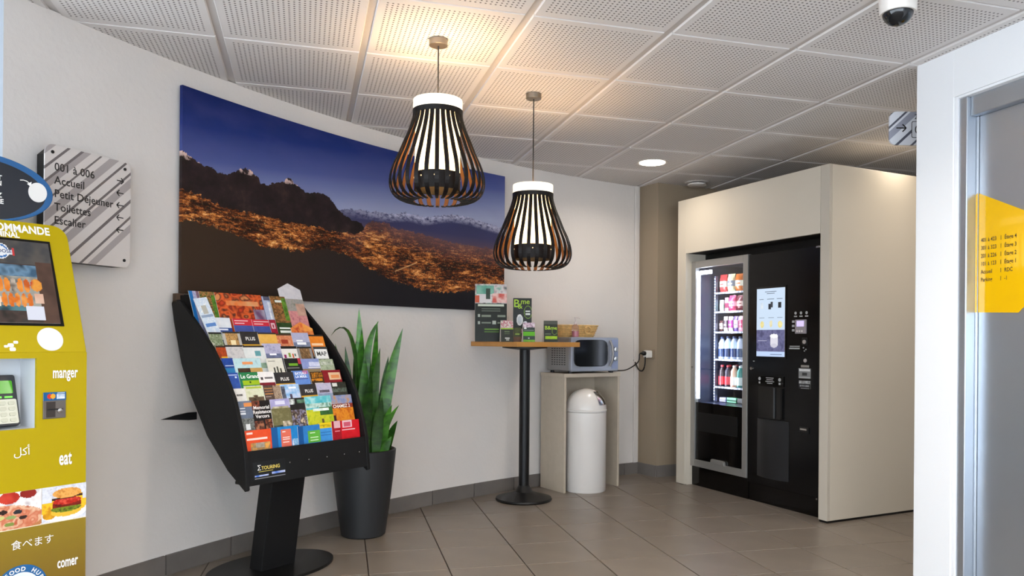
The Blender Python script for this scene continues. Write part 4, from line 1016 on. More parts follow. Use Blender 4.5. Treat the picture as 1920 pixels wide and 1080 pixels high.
bt, bc_ = card_stand('leaflet_stand', 'tall black leaflet with lime B&me heading and white phone drawing', -0.028, 5.22, 0.126, 0.296, 0.06, 0.05, ['#131712', '#181c18'],
    [('e', .36, .50, .17, .13, '#d8d8d6'), ('e', .36, .50, .12, .09, '#b8bcc0'), ('e', .66, .40, .14, .07, '#d4d4d8'), (.4, .8, .2, .3, ['#8c5a7a', '#c8b8c8']), ('e', .25, .22, .08, .06, '#d4d4d4'), ('e', .85, .32, .06, .04, '#c4c4c4'), ('e', .8, .68, .22, .15, '#7ca02c'), ('e', .8, .68, .20, .135, '#20261f'), (.68, .92, .68, .72, '#d4d8d0'), (.68, .92, .62, .66, '#d4d8d0'), (0, 1, 0, .05, '#6a9a2c')], depth=0.06, nx=36, ny=70)
text(bc_, 'B', 0.075, (0.023, -0.0006, 0.258), LIME, bold=0.01); text(bc_, '&', 0.05, (0.048, -0.0006, 0.240), LIME); text(bc_, 'me', 0.05, (0.082, -0.0006, 0.272), LIME, bold=0.01)
card_stand('tent_card', 'small black tent card with pink photo top before the notice board', -0.126, 5.055, 0.082, 0.142, 0.14, 0.16, ['#262a24', '#2c302a'],
    [(0, 1, .62, 1, ['#c9b8b0', '#a83a5a', '#d8d0c8', '#8a8a80']), (0, 1, .58, .63, '#8cb02c'), (.3, .7, .45, .5, '#5a6a4a'), (.3, .7, .36, .4, '#5a6a4a'), (.35, .7, .14, .2, '#c8c8c0'), (.4, .65, .05, .1, '#a8a8a0')], depth=0.07)
card_stand('tent_card', 'small olive card half hidden behind the pink topped tent card', -0.060, 5.145, 0.05, 0.095, 0.1, 0.12, ['#3c4426', '#50582c'], [(0, 1, 0, .35, '#6a4a34'), (.2, .8, .5, .58, '#9ab84a')], depth=0.05)
card_stand('tent_card', 'small white and green tent card in front of the tall leaflet', 0.018, 5.06, 0.078, 0.128, 0.14, 0.14, ['#2a3634', '#34403c'],
    [(0, 1, .76, 1, ['#e0d8dc', '#c8a8b8', '#4a4a50']), (0, 1, .30, .52, '#5aa81c'), (.1, .3, .66, .74, '#e0e4e0'), (.1, .9, .58, .62, '#8a9a92'), (.4, .55, .16, .22, '#b8c0b8'), (0, 1, 0, .12, ['#5a9a2c', '#7ab03c'])], depth=0.07)
bt, bc_ = card_stand('tent_card', 'small black tent card with lime B&me lettering at the table right', 0.162, 5.10, 0.092, 0.143, 0.12, 0.14, ['#2a2e28', '#20241f'],
    [(0, 1, .82, 1, '#4a4c44'), (.08, .95, .14, .28, ['#8cb01c', '#a4c822']), ('e', .78, .5, .2, .16, '#6a8a2c'), ('e', .78, .5, .17, .135, '#242a22'), (.1, .5, .36, .39, '#7a8a6a')], depth=0.07)
text(bc_, 'B&me', 0.034, (0.047, -0.0006, 0.094), LIME, bold=0.01)

# ---- small open cabinet, microwave, basket, bottle, bin
CA_ = atan2(0.571, 0.821)
CAB = (0.275, 5.527, 0)
cab = thing('open_cabinet', 'beige open cabinet carrying the microwave beside the bar table', 'cabinet', CAB, CA_)
LAM = mat('beige_laminate', '#b7aa98', 0.5, var=(20, 0.05))
CW, CD, CH = 0.525, 0.285, 0.856
MB().box(0, 0.019, 0, CD, 0, CH - 0.028).build('side_panel', LAM, cab, bevel=0.001)
MB().box(CW - 0.019, CW, 0, CD, 0, CH - 0.028).build('side_panel', LAM, cab, bevel=0.001)
MB().box(-0.006, CW + 0.006, -0.004, CD, CH - 0.028, CH).build('top_panel', LAM, cab, bevel=0.001)
MB().box(0.019, CW - 0.019, CD - 0.012, CD, 0.0, CH - 0.028).build('back_panel', LAM, cab)
def cabpt(x, y, z):
    return (CAB[0] + cos(CA_) * x - sin(CA_) * y, CAB[1] + sin(CA_) * x + cos(CA_) * y, z)
mw = thing('microwave', 'silver microwave oven with dark door on the beige cabinet', 'microwave', cabpt(0.045, 0.0, CH), CA_)
SILV = mat('microwave_silver', '#8f8c8a', 0.4, metal=0.35)
BLUEFILM = mat('microwave_front_silver_blue', '#9a9da6', 0.3, metal=0.4)
MWW, MWD = 0.452, 0.275
MB().box(0, MWW, 0.012, MWD, 0.018, 0.262).build('housing', SILV, mw, bevel=0.006)
MB().prism(rrect(0, MWW, 0.014, 0.264, 0.012), -0.016, 0.012, 'y').build('front_frame', BLUEFILM, mw, bevel=0.004)
def bulge(w, z0, z1, x0):
    pts = []
    for k in range(24):
        a = 2 * pi * k / 24
        c, s = cos(a), sin(a)
        pts.append((x0 + w / 2 * (1 + math.copysign(abs(c) ** 0.32, c)), (z0 + z1) / 2 + (z1 - z0) / 2 * math.copysign(abs(s) ** 0.45, s)))
    return pts
MB().prism(bulge(0.318, 0.048, 0.246, 0.025), -0.024, -0.012, 'y').build('door_window', GLOSS_BLACK, mw, bevel=0.004)
b = MB(); b.tube([(0.366, -0.02, 0.05), (0.374, -0.036, 0.09), (0.376, -0.042, 0.14), (0.374, -0.036, 0.20), (0.366, -0.02, 0.24)], 0.009, 10); b.build('door_handle', SILV, mw, smooth=True)
MB().box(0.385, MWW - 0.008, -0.018, -0.014, 0.03, 0.25).build('control_strip', mat('control_blue', '#8a93ae', 0.3, metal=0.3), mw)
for z in (0.175, 0.105):
    b = MB(); b.lathe([(0.019, 0), (0.017, 0.016), (0.0, 0.017)], 20); b.build('dial', CHROME, mw, loc=(0.414, -0.018, z), rot=(pi / 2, 0, 0), smooth=True)
    MB().box(-0.002, 0.002, -0.037, -0.034, -0.012, 0.012).build('dial_mark', BLUEFILM, mw, loc=(0.414, 0, z), rot=(0, 0.6, 0))
vent = MB()
for r in range(8):
    for c in range(6):
        MB()
        vent.box(-0.0015, 0.001, 0.05 + c * 0.030, 0.066 + c * 0.030, 0.06 + r * 0.0165, 0.066 + r * 0.0165)
vo_ = vent.build('vent_slots', BLACK, mw); vo_['kind'] = 'stuff'
for x in (0.03, MWW - 0.03):
    for y in (0.03, MWD - 0.03):
        b = MB(); b.lathe([(0.014, 0), (0.014, 0.019)], 14); b.build('foot', BLACK, mw, loc=(x, y, 0))
MWT = CH + 0.262
# basket on the microwave
bk = thing('wicker_basket', 'shallow golden wicker basket on the microwave', 'basket', cabpt(0.215, 0.165, MWT), CA_)
WICK = mat('golden_wicker', '#d6ae6e', 0.6, var=(40, 0.25), bump=(90, 0.6, 0.004))
b = MB(); n = 40
prof = [(0.80, 0.002), (0.86, 0.03), (0.93, 0.06), (1.0, 0.088), (0.965, 0.090), (0.90, 0.06), (0.82, 0.028), (0.76, 0.008)]
vs = []; fs = []
for r, z in prof:
    for k in range(n):
        a = 2 * pi * k / n; c, s = cos(a), sin(a)
        vs.append((0.185 * r * math.copysign(abs(c) ** .6, c), 0.115 * r * math.copysign(abs(s) ** .6, s), z))
for i in range(len(prof) - 1):
    for k in range(n): fs.append((i * n + k, i * n + (k + 1) % n, (i + 1) * n + (k + 1) % n, (i + 1) * n + k))
fs.append(tuple(reversed(range(n)))); fs.append(tuple((len(prof) - 1) * n + k for k in range(n)))
b.add(vs, fs).build('bowl', WICK, bk, smooth=True)
for z, rr in ((0.018, 0.845), (0.034, 0.875), (0.050, 0.915), (0.066, 0.95), (0.089, 1.0)):
    pts = [(0.185 * rr * math.copysign(abs(cos(2 * pi * k / 32)) ** .6, cos(2 * pi * k / 32)), 0.115 * rr * math.copysign(abs(sin(2 * pi * k / 32)) ** .6, sin(2 * pi * k / 32)), z) for k in range(33)]
    MB().tube(pts, 0.0045, 6).build('woven_band', WICK, bk, smooth=True)
b = MB(); b.tube([(0.03 + 0.03 * cos(2 * pi * k / 16), -0.112 - 0.012, 0.052 + 0.026 * sin(2 * pi * k / 16)) for k in range(17)], 0.006, 6); b.build('handle_ring', WICK, bk, smooth=True)
# pump bottle
pbx = thing('pump_bottle', 'clear pump bottle of pink gel in front of the wicker basket', 'bottle', cabpt(0.105, 0.012, MWT), CA_)
CLEAR = mat('clear_plastic', '#e6c8c8', 0.08, trans=0.85, alpha=0.55)
b = MB(); b.lathe([(0.022, 0), (0.026, 0.006), (0.026, 0.075), (0.020, 0.088), (0.010, 0.094), (0.010, 0.102)], 24); b.build('bottle_body', CLEAR, pbx, smooth=True)
b = MB(); b.lathe([(0.022, 0.004), (0.0225, 0.045)], 20); b.build('gel', mat('pink_gel', '#c87c8c', 0.2), pbx, smooth=True)
PUMP = mat('pump_translucent', '#c8bcb8', 0.3)
b = MB(); b.lathe([(0.012, 0.100), (0.012, 0.114), (0.004, 0.118), (0.004, 0.136), (0.009, 0.138), (0.008, 0.147)], 16); b.build('pump_head', PUMP, pbx, smooth=True)
b = MB(); b.tube([(0, 0, 0.142), (0.012, -0.012, 0.142), (0.024, -0.022, 0.136)], 0.004, 8); b.build('nozzle', PUMP, pbx, smooth=True)

# ---- push bin
bin_ = thing('push_bin', 'white round-topped push bin standing in the open cabinet', 'bin', (0.440, 5.665, 0), CA_ - 0.1)
b = MB(); b.lathe([(0.146, 0.0), (0.150, 0.006), (0.150, 0.575), (0.146, 0.578)], 48); b.build('body', WHITE, bin_, smooth=True)
dome = [(0.1515, 0.578), (0.1535, 0.582), (0.1535, 0.592), (0.150, 0.596)] + [(0.150 * cos(a), 0.600 + 0.145 * sin(a)) for a in [k * pi / 2 / 12 for k in range(13)]]
dome[-1] = (0.0, 0.745)
b = MB(); b.lathe(dome, 48, caps=False); b.build('dome_lid', WHITE, bin_, smooth=True)
# chrome flap following the dome
vs = []; fs = []
for i in range(7):
    el = radians(12 + i * 7.5)
    for k in range(7):
        az = radians(-26 + k * 8.6 + 0) - radians(58)
        for rr in (0.1515, 0.1545):
            vs.append((rr * cos(el) * cos(az), rr * cos(el) * sin(az), 0.600 + 0.145 / 0.150 * rr * sin(el)))
def vi(i, k, q): return (i * 7 + k) * 2 + q
for i in range(6):
    for k in range(6):
        fs.append((vi(i, k, 1), vi(i, k + 1, 1), vi(i + 1, k + 1, 1), vi(i + 1, k, 1)))
for i in range(6):
    fs.append((vi(i, 0, 0), vi(i, 0, 1), vi(i + 1, 0, 1), vi(i + 1, 0, 0))); fs.append((vi(i, 6, 1), vi(i, 6, 0), vi(i + 1, 6, 0), vi(i + 1, 6, 1)))
    fs.append((vi(0, i, 0), vi(0, i + 1, 0), vi(0, i + 1, 1), vi(0, i, 1))); fs.append((vi(6, i, 1), vi(6, i + 1, 1), vi(6, i + 1, 0), vi(6, i, 0)))
MB().add(vs, fs).build('push_flap', CHROME, bin_, smooth=True)

# ---- wall socket, plug and cords on the column
ca0 = Vector((pR.x, pR.y)); ca1 = Vector((1.053, 6.22)); cd_ = (ca1 - ca0).normalized()
ck = atan2(cd_.y, cd_.x)
sock = thing('wall_socket', 'grey socket plate on the taupe column', 'socket', tuple(ca0 + cd_ * 0.150) + (0.99,), ck)
MB().prism(rrect(-0.04, 0.04, -0.04, 0.04, 0.006), -0.009, 0.0, 'y').build('plate', mat('socket_taupe', '#877663', 0.45), sock, bevel=0.002)
b = MB(); b.lathe([(0.024, 0), (0.024, 0.002)], 24); b.build('socket_face', mat('socket_grey', '#b8b2a8', 0.4), sock, loc=(0, -0.009, 0), rot=(pi / 2, 0, 0))
plg = thing('double_plug', 'white double adapter with a black plug in the column socket', 'plug', tuple(ca0 + cd_ * 0.150) + (0.99,), ck)
MB().prism(rrect(-0.026, 0.026, -0.03, 0.03, 0.010), -0.062, -0.010, 'y').build('adapter', mat('plug_white', '#e0dcd6', 0.35), plg, bevel=0.005)
b = MB(); b.lathe([(0.018, 0), (0.018, 0.02), (0.010, 0.03), (0.006, 0.045)], 18); b.build('black_plug', BLACK, plg, loc=(-0.006, -0.062, 0.006), rot=(pi / 2, 0, 0), smooth=True)
def colpt(s, o, z):
    n = Vector((cd_.y, -cd_.x)); p = ca0 + cd_ * s + n * o
    return Vector((p.x, p.y, z))
def smooth_path(pts, n=8):
    pts = [Vector(p) for p in pts]; outp = []
    for i in range(len(pts) - 1):
        p0 = pts[max(i - 1, 0)]; p1 = pts[i]; p2 = pts[i + 1]; p3 = pts[min(i + 2, len(pts) - 1)]
        for k in range(n):
            t = k / n
            outp.append(0.5 * ((2 * p1) + (p2 - p0) * t + (2 * p0 - 5 * p1 + 4 * p2 - p3) * t * t + (3 * p1 - p0 - 3 * p2 + p3) * t ** 3))
    outp.append(pts[-1]); return outp
c0 = Vector(cabpt(0.44, 0.03, CH + 0.008))
b = MB(); b.tube(smooth_path([c0, Vector(cabpt(0.54, 0.05, CH + 0.012)), Vector((0.80, 6.10, 0.870)), Vector((0.90, 6.22, 0.925)), colpt(0.135, 0.112, 0.985), colpt(0.144, 0.105, 0.996)]), 0.005, 8)
tag(b.build('power_cord', BLACK, smooth=True), 'black power cord from the microwave to the socket', 'cord')
b = MB(); b.tube(smooth_path([colpt(0.155, 0.068, 0.968), colpt(0.152, 0.07, 0.90), colpt(0.115, 0.06, 0.855), colpt(0.065, 0.055, 0.860), colpt(0.02, 0.05, 0.91), colpt(-0.01, 0.05, 0.945)]), 0.0055, 8)
tag(b.build('extension_lead', BLACK, smooth=True), 'short black lead looping down from the white adapter', 'cable')

# ---- vending housing (local x = minus distance from the near corner along the front, +y into the housing)
HA = atan2(-0.8948, 0.4464)
HO = (1.825, 4.663, 0)
def hous(name, label, cat, group=None):
    return thing(name, label, cat, HO, HA, group)
CREAM = mat('cream_panel', '#c8beae', 0.45, spec=0.4, var=(1.5, 0.015))
CREAM2 = mat('cream_panel_edge', '#b9b0a2', 0.45, spec=0.4)
hs = hous('vending_housing', 'tall cream panelled housing built around the vending machines', 'housing')
HL, HH, OT = 1.472, 2.178, 1.765
MB().box(-0.068, 0.0, 0, 0.022, 0.014, HH).build('front_stile', CREAM2, hs, bevel=0.0015)
MB().box(-HL, -1.373, 0, 0.022, 0.004, HH).build('front_stile', CREAM, hs, bevel=0.0015)
MB().box(-1.373, -0.0695, 0, 0.022, OT, HH).build('front_header', CREAM, hs, bevel=0.0015)
MB().box(-0.020, 0.0, 0.0235, 1.05, 0.014, HH).build('side_panel', CREAM, hs, bevel=0.0015)
MB().box(-HL, -HL + 0.02, 0.0235, 0.30, 0.014, HH).build('side_panel', CREAM, hs, bevel=0.0015)
MB().box(-HL + 0.02, -0.02, 0.0235, 0.30, HH - 0.02, HH).build('top_panel', CREAM, hs)
MB().box(-0.7, -0.02, 0.30, 1.05, HH - 0.02, HH).build('top_panel', CREAM, hs)
MB().box(-0.065, -0.004, 0.006, 1.04, 0.0, 0.014).build('plinth', BLACK, hs)
MB().box(-1.373, -0.068, 0.022, 0.20, OT, OT + 0.012).build('soffit', mat('dark_brown_soffit', '#241d19', 0.6), hs)
MB().box(-1.379, -1.373, 0.022, 0.20, 0.0, OT).build('reveal', CREAM, hs)
MB().box(-0.068, -0.062, 0.022, 0.20, 0.0, OT).build('reveal', BLACK, hs)
MB().box(-1.373, -0.068, 0.19, 0.20, 1.715, OT).build('rear_baffle', BLACK, hs)

FY = 0.06   # machine fronts
# ---- snack machine
sn = hous('snack_vending_machine', 'snack vending machine with lit glass door and aluminium frame', 'vending machine')
S0, S1 = 0.757, 1.370
DARKIN = mat('vending_interior', '#1c2236', 0.35)
shell = MB()
shell.box(-S1, -S1 + 0.015, FY + 0.03, 0.66, 0.0, 1.70); shell.box(-S0 - 0.015, -S0, FY + 0.03, 0.66, 0.0, 1.70)
shell.box(-S1 + 0.015, -S0 - 0.015, 0.64, 0.66, 0.0, 1.70); shell.box(-S1 + 0.015, -S0 - 0.015, FY + 0.03, 0.64, 1.685, 1.70); shell.box(-S1 + 0.015, -S0 - 0.015, FY + 0.03, 0.64, 0.0, 0.63)
shell.build('cabinet_shell', DARKIN, sn)
MB().box(-S1, -S0, FY + 0.012, FY + 0.05, 0.0, 0.145).build('kick_plate', GLOSS_BLACK, sn, bevel=0.003)
FW = 0.048
for x0, x1, z0, z1 in ((-S1, -S1 + FW, 0.148, 1.705), (-S0 - FW, -S0, 0.148, 1.705), (-S1 + FW, -S0 - FW, 1.652, 1.705), (-S1 + FW, -S0 - FW, 0.148, 0.200)):
    MB().box(x0, x1, FY - 0.006, FY + 0.03, z0, z1).build('door_frame', ALU, sn, bevel=0.002)
MB().box(-S1 + FW, -S0 - FW, FY + 0.006, FY + 0.03, 0.200, 0.634).build('lower_panel', GLOSS_BLACK, sn)
MB().box(-1.30, -0.86, FY + 0.002, FY + 0.006, 0.42, 0.56).build('delivery_flap', BLACK, sn, bevel=0.002)
hb = MB(); hb.prism([(-1.130, 0.196), (-0.975, 0.196), (-0.982, 0.225), (-0.990, 0.231), (-1.115, 0.231), (-1.123, 0.225)], FY - 0.016, FY + 0.004, 'y')
hb.build('flap_handle', ALU, sn, bevel=0.003)
MB().box(-S1 + FW - 0.005, -S0 - FW + 0.005, FY + 0.012, FY + 0.016, 0.634, 1.652).build('glass_door', GLASS, sn)
b = MB(); b.lathe([(0.009, 0), (0.008, 0.010), (0, 0.012)], 14); b.build('lock', CHROME, sn, loc=(-S1 + 0.02, FY - 0.006, 0.90), rot=(pi / 2, 0, 0), smooth=True)
LED = mat('led_white', '#e8f0ff', 0.4, emit=('#dfeaff', 9.0))
MB().box(-S1 + FW + 0.008, -S1 + FW + 0.015, FY + 0.022, FY + 0.030, 0.66, 1.60).build('led_strip', LED, sn)
MB().box(-S1 + FW + 0.004, -S1 + FW + 0.13, FY + 0.03, FY + 0.045, 1.605, 1.632).build('led_lamp', LED, sn)
MB().box(-S0 - FW - 0.016, -S0 - FW - 0.004, FY + 0.020, FY + 0.034, 0.66, 1.63).build('led_strip', LED, sn)
SY = 0.25
SHELVES = [1.473, 1.327, 1.172, 0.963, 0.753]
RAIL = mat('shelf_rail', '#6a7084', 0.3, metal=0.4)
TICKET = mat('price_ticket', '#e6ecf6', 0.4)
for z in SHELVES + [0.634]:
    if z > 0.65:
        sh = MB().box(-1.318, -S0 - 0.02, SY, 0.62, z - 0.006, z).build('shelf', DARKIN, sn)
        MB().box(-1.318, -S0 - 0.02, SY - 0.006, SY, z - 0.014, z + 0.001).build('price_rail', RAIL, sh)
        for k in range(14):
            x = -1.312 + k * 0.037
            MB().box(x, x + 0.022, SY - 0.0075, SY - 0.006, z - 0.011, z - 0.002).build('price_ticket', TICKET, sh)
post = MB().box(-1.332, -1.318, SY - 0.004, SY + 0.02, 0.634, 1.60).build('shelf_post', RAIL, sn)
for k in range(44):
    MB().box(-1.330, -1.321, SY - 0.0065, SY - 0.004, 0.645 + k * 0.0216, 0.656 + k * 0.0216).build('post_notch', TICKET, post)
LI = bpy.data.lights.new('vending_glow', 'AREA'); LI.shape = 'RECTANGLE'; LI.size = 0.008; LI.size_y = 0.95; LI.energy = 6.5; LI.color = (0.82, 0.9, 1.0)
lo = bpy.data.objects.new('vending_glow', LI); COL.objects.link(lo); lo.parent = sn
lo.matrix_local = Matrix.Translation((-S1 + FW + 0.012, FY + 0.033, 1.13)) @ Vector((0.55, 0.83, 0)).to_track_quat('-Z', 'Y').to_matrix().to_4x4()

# products: bags, boxes, bottles. each lane holds a few, one behind the other
def bag_mesh(w, h, d):
    vs = []; fs = []
    rows = [(0.0, 0.06), (0.06, 0.10), (0.18, 0.8), (0.45, 1.0), (0.75, 0.85), (0.92, 0.12), (1.0, 0.06)]
    n = 12
    for t, k in rows:
        for q in range(n):
            a = 2 * pi * q / n
            vs.append((w / 2 * math.copysign(abs(cos(a)) ** 0.7, cos(a)), d / 2 * k * sin(a), h * t))
    for i in range(len(rows) - 1):
        for q in range(n): fs.append((i * n + q, i * n + (q + 1) % n, (i + 1) * n + (q + 1) % n, (i + 1) * n + q))
    fs.append(tuple(reversed(range(n)))); fs.append(tuple((len(rows) - 1) * n + q for q in range(n)))
    return MB().add(vs, fs)
def band(w, h, d, t0, t1, k=1.03):
    m = MB(); n = 12; vs = []; fs = []
    for t, kk in ((t0, .92), (t1, .98)):
        for q in range(n):
            a = 2 * pi * q / n
            vs.append((w / 2 * k * math.copysign(abs(cos(a)) ** 0.7, cos(a)), d / 2 * k * kk * sin(a), h * t))
    for q in range(n): fs.append((q, (q + 1) % n, n + (q + 1) % n, n + q))
    return m.add(vs, fs)
def product(kind, label, c1, c2, x, shelf, h, w, n, group):
    front = label + (', frontmost' if n > 1 else '')
    m1 = mat('pack_' + c1[1:], c1, 0.28); m2 = mat('pack_' + c2[1:], c2, 0.28)
    z = SHELVES[shelf] if shelf < 5 else 0.634
    proto = None
    for k in range(n):
        y = SY + 0.03 + k * (0.075 if kind != 'box' else 0.06)
        p = Matrix.Rotation(HA, 4, 'Z') @ Vector((x, y, z + 0.0005)) + Vector(HO)
        if proto is None:
            t = thing({'bag': 'snack_bag', 'box': 'snack_box', 'bottle': 'drink_bottle', 'bar': 'snack_bar'}[kind], front, {'bag': 'snack bag', 'box': 'snack box', 'bottle': 'bottle', 'bar': 'snack bar'}[kind], p, HA, group)
            if kind == 'bag':
                bag_mesh(w, h, 0.045).build('packet', m1, t, smooth=True); band(w, h, 0.045, 0.30, 0.62).build('printed_band', m2, t, smooth=True)
            elif kind == 'bar':
                bag_mesh(w, h, 0.022).build('packet', m1, t, smooth=True); band(w, h, 0.022, 0.25, 0.75).build('printed_band', m2, t, smooth=True)
            elif kind == 'box':
                MB().box(-w / 2, w / 2, 0, 0.045, 0, h).build('carton', m1, t, bevel=0.002); MB().box(-w / 2 - .0006, w / 2 + .0006, -0.0008, 0.04, h * 0.25, h * 0.6).build('printed_band', m2, t)
            else:
                r = w / 2
                b = MB(); b.lathe([(r * .9, 0), (r, .006), (r, h * .5), (r * .9, h * .62), (r * .97, h * .72), (r * .55, h * .88), (r * .38, h * .92), (r * .38, h)], 20); b.build('bottle_body', m1, t, smooth=True)
                b = MB(); b.lathe([(r * 1.02, h * .1), (r * 1.02, h * .48)], 20, caps=False); b.build('label_wrap', m2, t, smooth=True)
                b = MB(); b.lathe([(r * .46, h * .93), (r * .46, h * 1.02)], 16); b.build('cap', m2, t, smooth=True)
            proto = t
        else:
            c = copy_tree(proto); c.location = p; c['label'] = label + (', second back', ', third back')[k - 1]
G = 'products in the snack machine'
P5 = [
 ('bag', 'red and cream crisp bag on the top vending shelf', '#c43a3a', '#e8d4c0', -1.262, 0, .135, .078, 3), ('bag', 'cream crisp bag with grey band on the top vending shelf', '#d8d0a8', '#6a7080', -1.175, 0, .135, .078, 3), ('bag', 'orange crisp bag on the top vending shelf', '#d8742c', '#e8e0d0', -1.088, 0, .13, .078, 2), ('bag', 'green crisp bag at the right of the top vending shelf', '#4a8a3a', '#d8e0c8', -1.0, 0, .13, .078, 2),
 ('box', 'white and mint carton on the second vending shelf', '#dfe8e0', '#a8d8b8', -1.288, 1, .088, .042, 3), ('box', 'rose carton beside the mint one, second vending shelf', '#d89ab0', '#7a2c4a', -1.230, 1, .105, .040, 3), ('bag', 'hot pink sweet bag on the second vending shelf', '#e04a7a', '#e8a8c0', -1.160, 1, .118, .074, 3), ('bag', 'maroon sweet bag on the second vending shelf', '#7a2434', '#e0c0b8', -1.072, 1, .115, .074, 2),
 ('bar', 'dark chocolate bar on the third vending shelf', '#4a2c2c', '#d8c8c8', -1.288, 2, .085, .036, 3), ('bar', 'white and brown wafer bar on the third vending shelf', '#e4dcd8', '#4a3a44', -1.238, 2, .115, .042, 3), ('bar', 'magenta wrapped bar on the third vending shelf', '#e8d0e4', '#b82c9c', -1.182, 2, .115, .046, 3), ('bar', 'violet wrapped bar on the third vending shelf', '#6a4a9c', '#e0d8ec', -1.124, 2, .115, .044, 3), ('bar', 'pink wrapped bar on the third vending shelf', '#e8a0b8', '#c03a6a', -1.068, 2, .115, .044, 2),
 ('bottle', 'water bottle with navy label, leftmost lane of the bottle shelf', '#b8c8e4', '#24345c', -1.275, 3, .165, .058, 3), ('bottle', 'water bottle with dark blue label, second lane of the bottle shelf', '#c4d4ec', '#1c2c54', -1.208, 3, .168, .058, 3), ('bottle', 'water bottle with slate label, third lane of the bottle shelf', '#bccce4', '#2c3c6a', -1.141, 3, .168, .058, 3), ('bottle', 'water bottle with steel blue label, fourth lane of the bottle shelf', '#c8d4e8', '#34486c', -1.074, 3, .168, .058, 2),
 ('bottle', 'cola bottle with red label on the lowest product shelf', '#2a1c24', '#c8303a', -1.272, 4, .160, .058, 3), ('bottle', 'cola bottle with crimson label beside it on the lowest product shelf', '#2c2434', '#b02c3a', -1.205, 4, .160, .058, 2), ('bottle', 'peach juice bottle with white label on the lowest product shelf', '#e0b09a', '#e8e4e0', -1.138, 4, .160, .058, 2), ('bottle', 'teal juice bottle on the lowest product shelf', '#3a8c84', '#d8e8e4', -1.070, 4, .158, .058, 2),
 ('box', 'lilac carton lying in the bottom tray of the machine', '#b8b4e0', '#8a8ac8', -1.27, 5, .032, .07, 1), ('box', 'mint green carton lying in the bottom tray of the machine', '#8ce0b0', '#2c5a44', -1.17, 5, .036, .10, 1), ('box', 'black carton lying in the bottom tray of the machine', '#1c1c20', '#3a3a40', -1.06, 5, .036, .09, 1),
]
for a in P5: product(*a, G)

# ---- coffee machine
cf = hous('coffee_machine', 'tall black hot drinks machine with a lit touchscreen', 'coffee machine')
C0, C1 = 0.078, 0.753
PANELB = mat('coffee_front_black', '#070708', 0.2, spec=0.3)
MB().box(-C1, -C0, FY + 0.03, 0.60, 0.10, 1.70).build('body', BLACK, cf)
MB().box(-C1, -0.125, FY, FY + 0.03, 0.125, 1.70).build('front_panel', PANELB, cf, bevel=0.003)
MB().box(-0.123, -C0, FY + 0.004, FY + 0.03, 0.125, 1.70).build('side_trim', GLOSS_BLACK, cf, bevel=0.003)
MB().box(-0.119, -0.113, FY - 0.001, FY + 0.006, 0.125, 1.69).build('edge_line', CHROME, cf)
MB().box(-C1, -C0, FY + 0.016, FY + 0.05, 0.0, 0.122).build('kick_plate', GLOSS_BLACK, cf, bevel=0.003)
b = MB(); b.box(-0.016, 0.016, -0.012, 0.004, -0.006, 0.006); b.build('hinge_pin', CHROME, cf, loc=(-0.13, FY - 0.002, 1.690), bevel=0.002)
b = MB(); b.lathe([(0.008, 0), (0.006, 0.006), (0, 0.008)], 12); b.build('foot_screw', CHROME, cf, loc=(-0.133, FY + 0.0, 0.118), rot=(pi / 2, 0, 0))
sc_ = MB().box(-0.675, -0.398, FY - 0.004, FY, 0.985, 1.470).build('screen', GLOSS_BLACK, cf, bevel=0.002)
COF = print_mat('drink_screen_glow', 0.12, 1.0)
cup = ('e', .62, .235, .13, .03, '#f0eff2')
printed('screen_picture', sc_, 0.258, 0.458, '#c4d6ea',
        [(.30, .70, .945, .958, '#5a6474'), (.36, .64, .918, .93, '#5a6474'), (0, 1, .865, .868, '#8a9ab0'), (.10, .25, .835, .845, '#6a7686'), (.38, .62, .835, .845, '#6a7686'), (.72, .92, .835, .845, '#6a7686'),
         (.14, .24, .70, .79, ['#b8c8d8', '#d8e0e8']), (.42, .52, .69, .77, '#2a2c34'), (.50, .58, .72, .80, '#3a3c44'), (.76, .88, .71, .79, '#24262c'), (0, 1, .60, .602, '#a8b8cc'), (.1, .28, .565, .575, '#8a98a8'), (.42, .62, .565, .575, '#8a98a8'), (.74, .92, .565, .575, '#8a98a8'),
         ('e', .2, .47, .07, .05, ['#d8c878', '#e8dca8']), ('e', .52, .48, .05, .05, ['#d8cc98', '#e8e0c0']), ('e', .84, .47, .08, .05, ['#e0cc6a', '#e8e0a8']),
         (0, 1, 0, .395, ['#55557a', '#6a6a90', '#4a4a6c']), (.50, .76, .16, .30, '#d4d2dc'), ('e', .63, .16, .115, .03, '#c4c2d0'), ('e', .63, .30, .14, .032, '#eeedf2'), (.05, .38, .225, .232, '#a8a8c0'), (0, 1, 0, .07, '#b8ccec'), (.5, .9, .03, .04, '#5a6a8a')], loc=(-0.668, FY - 0.0048, 0.998), nx=64, ny=110, thick=0.0006, material=COF, sc=6)
# card reader and small fittings
rd = MB().box(-0.316, -0.226, FY - 0.012, FY, 1.150, 1.240).build('card_reader', mat('reader_grey', '#8c8488', 0.4), cf, bevel=0.003)
MB().box(-0.300, -0.240, FY - 0.013, FY - 0.0115, 1.196, 1.232).build('reader_display', mat('reader_display', '#b8a8e0', 0.2, emit=('#c0b4f0', 0.7)), rd)
for k in range(3):
    MB().box(-0.302 + k * 0.02, -0.290 + k * 0.02, FY - 0.0135, FY - 0.0115, 1.160, 1.172).build('reader_key', mat('reader_key', '#d0c8c4', 0.4), rd)
PICT = mat('grey_pictogram', '#9a9a9a', 0.5)
for k in range(3):
    b = MB(); b.lathe([(0.010, 0), (0.010, 0.0006)], 14); b.build('pictogram', PICT, cf, loc=(-0.322 + k * 0.046, FY, 1.283), rot=(pi / 2, 0, 0))
    MB().box(-0.335 + k * 0.046, -0.309 + k * 0.046, FY - 0.0006, FY, 1.258, 1.266).build('pictogram', PICT, cf)
